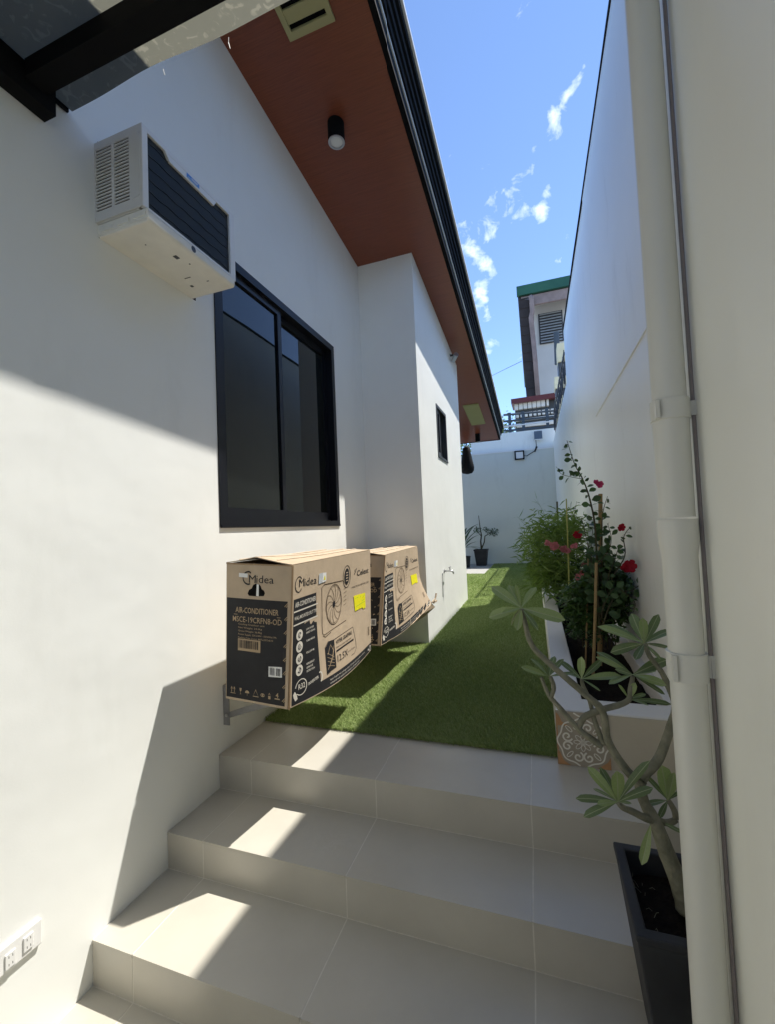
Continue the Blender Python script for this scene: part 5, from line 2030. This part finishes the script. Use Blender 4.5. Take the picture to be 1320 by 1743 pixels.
# lower lean-to with maroon edge and white blocks
lt = thing('lean_to', (.3, 15, 0), 'lean-to with a maroon roof edge over a row of white blocks', 'building')
Y2 = 15.0
a0, a1 = at(871, 684, Y2), at(950, 673, Y2)
b = MB()
b.hexa([(a0.x, Y2, a0.z - .07), (a1.x, Y2, a1.z - .06), (a1.x, Y2 + 1.6, a1.z + .1), (a0.x, Y2 + 1.6, a0.z + .1),
        (a0.x, Y2, a0.z + .09), (a1.x, Y2, a1.z + .10), (a1.x, Y2 + 1.6, a1.z + .3), (a0.x, Y2 + 1.6, a0.z + .3)])
b.build('roof', M['red_roof'], lt)
b = MB()
b.box(a0.x + .1, a1.x + .6, Y2 + .35, Y2 + .6, 2.6, a0.z - .02)
b.build('dark_back', M['frame_grey'], lt)
for k in range(8):
    p = at(880 + k * 7.6, 692 - k * 1.05, Y2 + .2)
    w = .062 if k < 7 else .035
    part_box('white_block', M['block'], lt, p.x - w, p.x + w, Y2 + .18, Y2 + .34, p.z - .115, p.z + .09)
for k in range(9):
    p = at(882 + k * 7.4, 707 - k * 1.0, Y2 + .25)
    part_box('block_pier', M['block'], lt, p.x - .045, p.x + .045, Y2 + .22, Y2 + .345, p.z - .085, p.z + .06)
p, q = at(876, 712, Y2 + .3), at(948, 703, Y2 + .3)
part_box('block_course', M['block'], lt, p.x, q.x, Y2 + .25, Y2 + .346, p.z - .13, p.z - .06)
p = at(876, 724, Y2 + .3)
part_box('block_course', M['block'], lt, p.x, q.x, Y2 + .25, Y2 + .346, p.z - .1, p.z + .02)

# broken cream gate post and steps beyond the low wall, sunlit look put into the cream
gp = thing('cream_post', (.74, 12.3, 0), 'cream stepped masonry post rising behind the boundary wall', 'post')
Y3 = 12.4
for (xa, xb, ya_, yb_, m_) in ((949, 964, 585, 614, 'cream'), (951, 964, 612, 646, 'frame_grey'), (945, 962, 642, 659, 'cream'), (947, 962, 658, 674, 'frame_grey')):
    p, q = at(xa, ya_, Y3), at(xb, yb_, Y3)
    part_box('masonry_block', M[m_], gp, p.x, q.x + .3, Y3 + (.0 if m_ == 'cream' else .06), Y3 + .5, q.z, p.z)
part_box('shaft', M['cream'], gp, at(947, 672, Y3).x, 1.1, Y3 + .02, Y3 + .5, -.6, at(947, 674, Y3).z)


def tree(name, x, y, z0, z1, r, label, n, size):
    t = thing(name, (x, y, 0), label, 'tree', 'trees beyond the end wall')
    b = MB()
    b.tube([(x, y, -.7), (x + .1, y, z0 * .6), (x - .05, y, z0), (x + .1, y, z1 - .5)], [.16, .13, .10, .03], 8)
    lim = [(x + random.uniform(-r, r) * .8, y + random.uniform(-r, r) * .6, random.uniform(z0, z1)) for _ in range(9)]
    for q in lim:
        b.tube([(x, y, z0 * .8), ((x + q[0]) / 2, (y + q[1]) / 2, (z0 + q[2]) / 2 + .2), q], [.05, .035, .012], 5)
    b.build('trunk', M['stem'], t, smooth=True)
    verts, faces = [], []
    cl = [Vector((x + random.gauss(0, r * .5), y + random.gauss(0, r * .4), random.uniform(z0, z1))) for _ in range(60)]
    for _ in range(n):
        p = random.choice(cl) + Vector((random.gauss(0, .2), random.gauss(0, .2), random.gauss(0, .17)))
        d = Vector((random.uniform(-1, 1), random.uniform(-1, 1), random.uniform(-.7, .5))).normalized() * size * random.uniform(.6, 1.3)
        s = d.cross(Vector((random.uniform(-1, 1), random.uniform(-1, 1), 1))).normalized() * size * .3
        q = len(verts)
        verts += [p, p + d * .5 + s, p + d, p + d * .5 - s]
        faces.append((q, q + 1, q + 2, q + 3))
    me = bpy.data.meshes.new('crown')
    me.from_pydata([tuple(v) for v in verts], [], faces)
    me.materials.append(M['far_leaf'])
    o = bpy.data.objects.new('crown', me)
    o['kind'] = 'stuff'
    COL.objects.link(o)
    o.parent = t
    o.matrix_parent_inverse = Matrix.Translation(-t.location)


tree('garden_tree', -1.25, 14.6, 2.6, 4.75, .8, 'leafy tree showing between the eave end and the rails', 3800, .11)
tree('garden_tree', -2.9, 13.2, 2.2, 4.6, 1.2, 'leafy tree half hidden behind the hanging bag', 3800, .11)
b = MB()
b.tube([at(838, 640, 20), at(862, 628, 18), at(889, 615, 17)], .012, 4)
tag(b.build('overhead_wire', M['cable']), 'thin overhead wire running to the neighbouring house', 'wire')
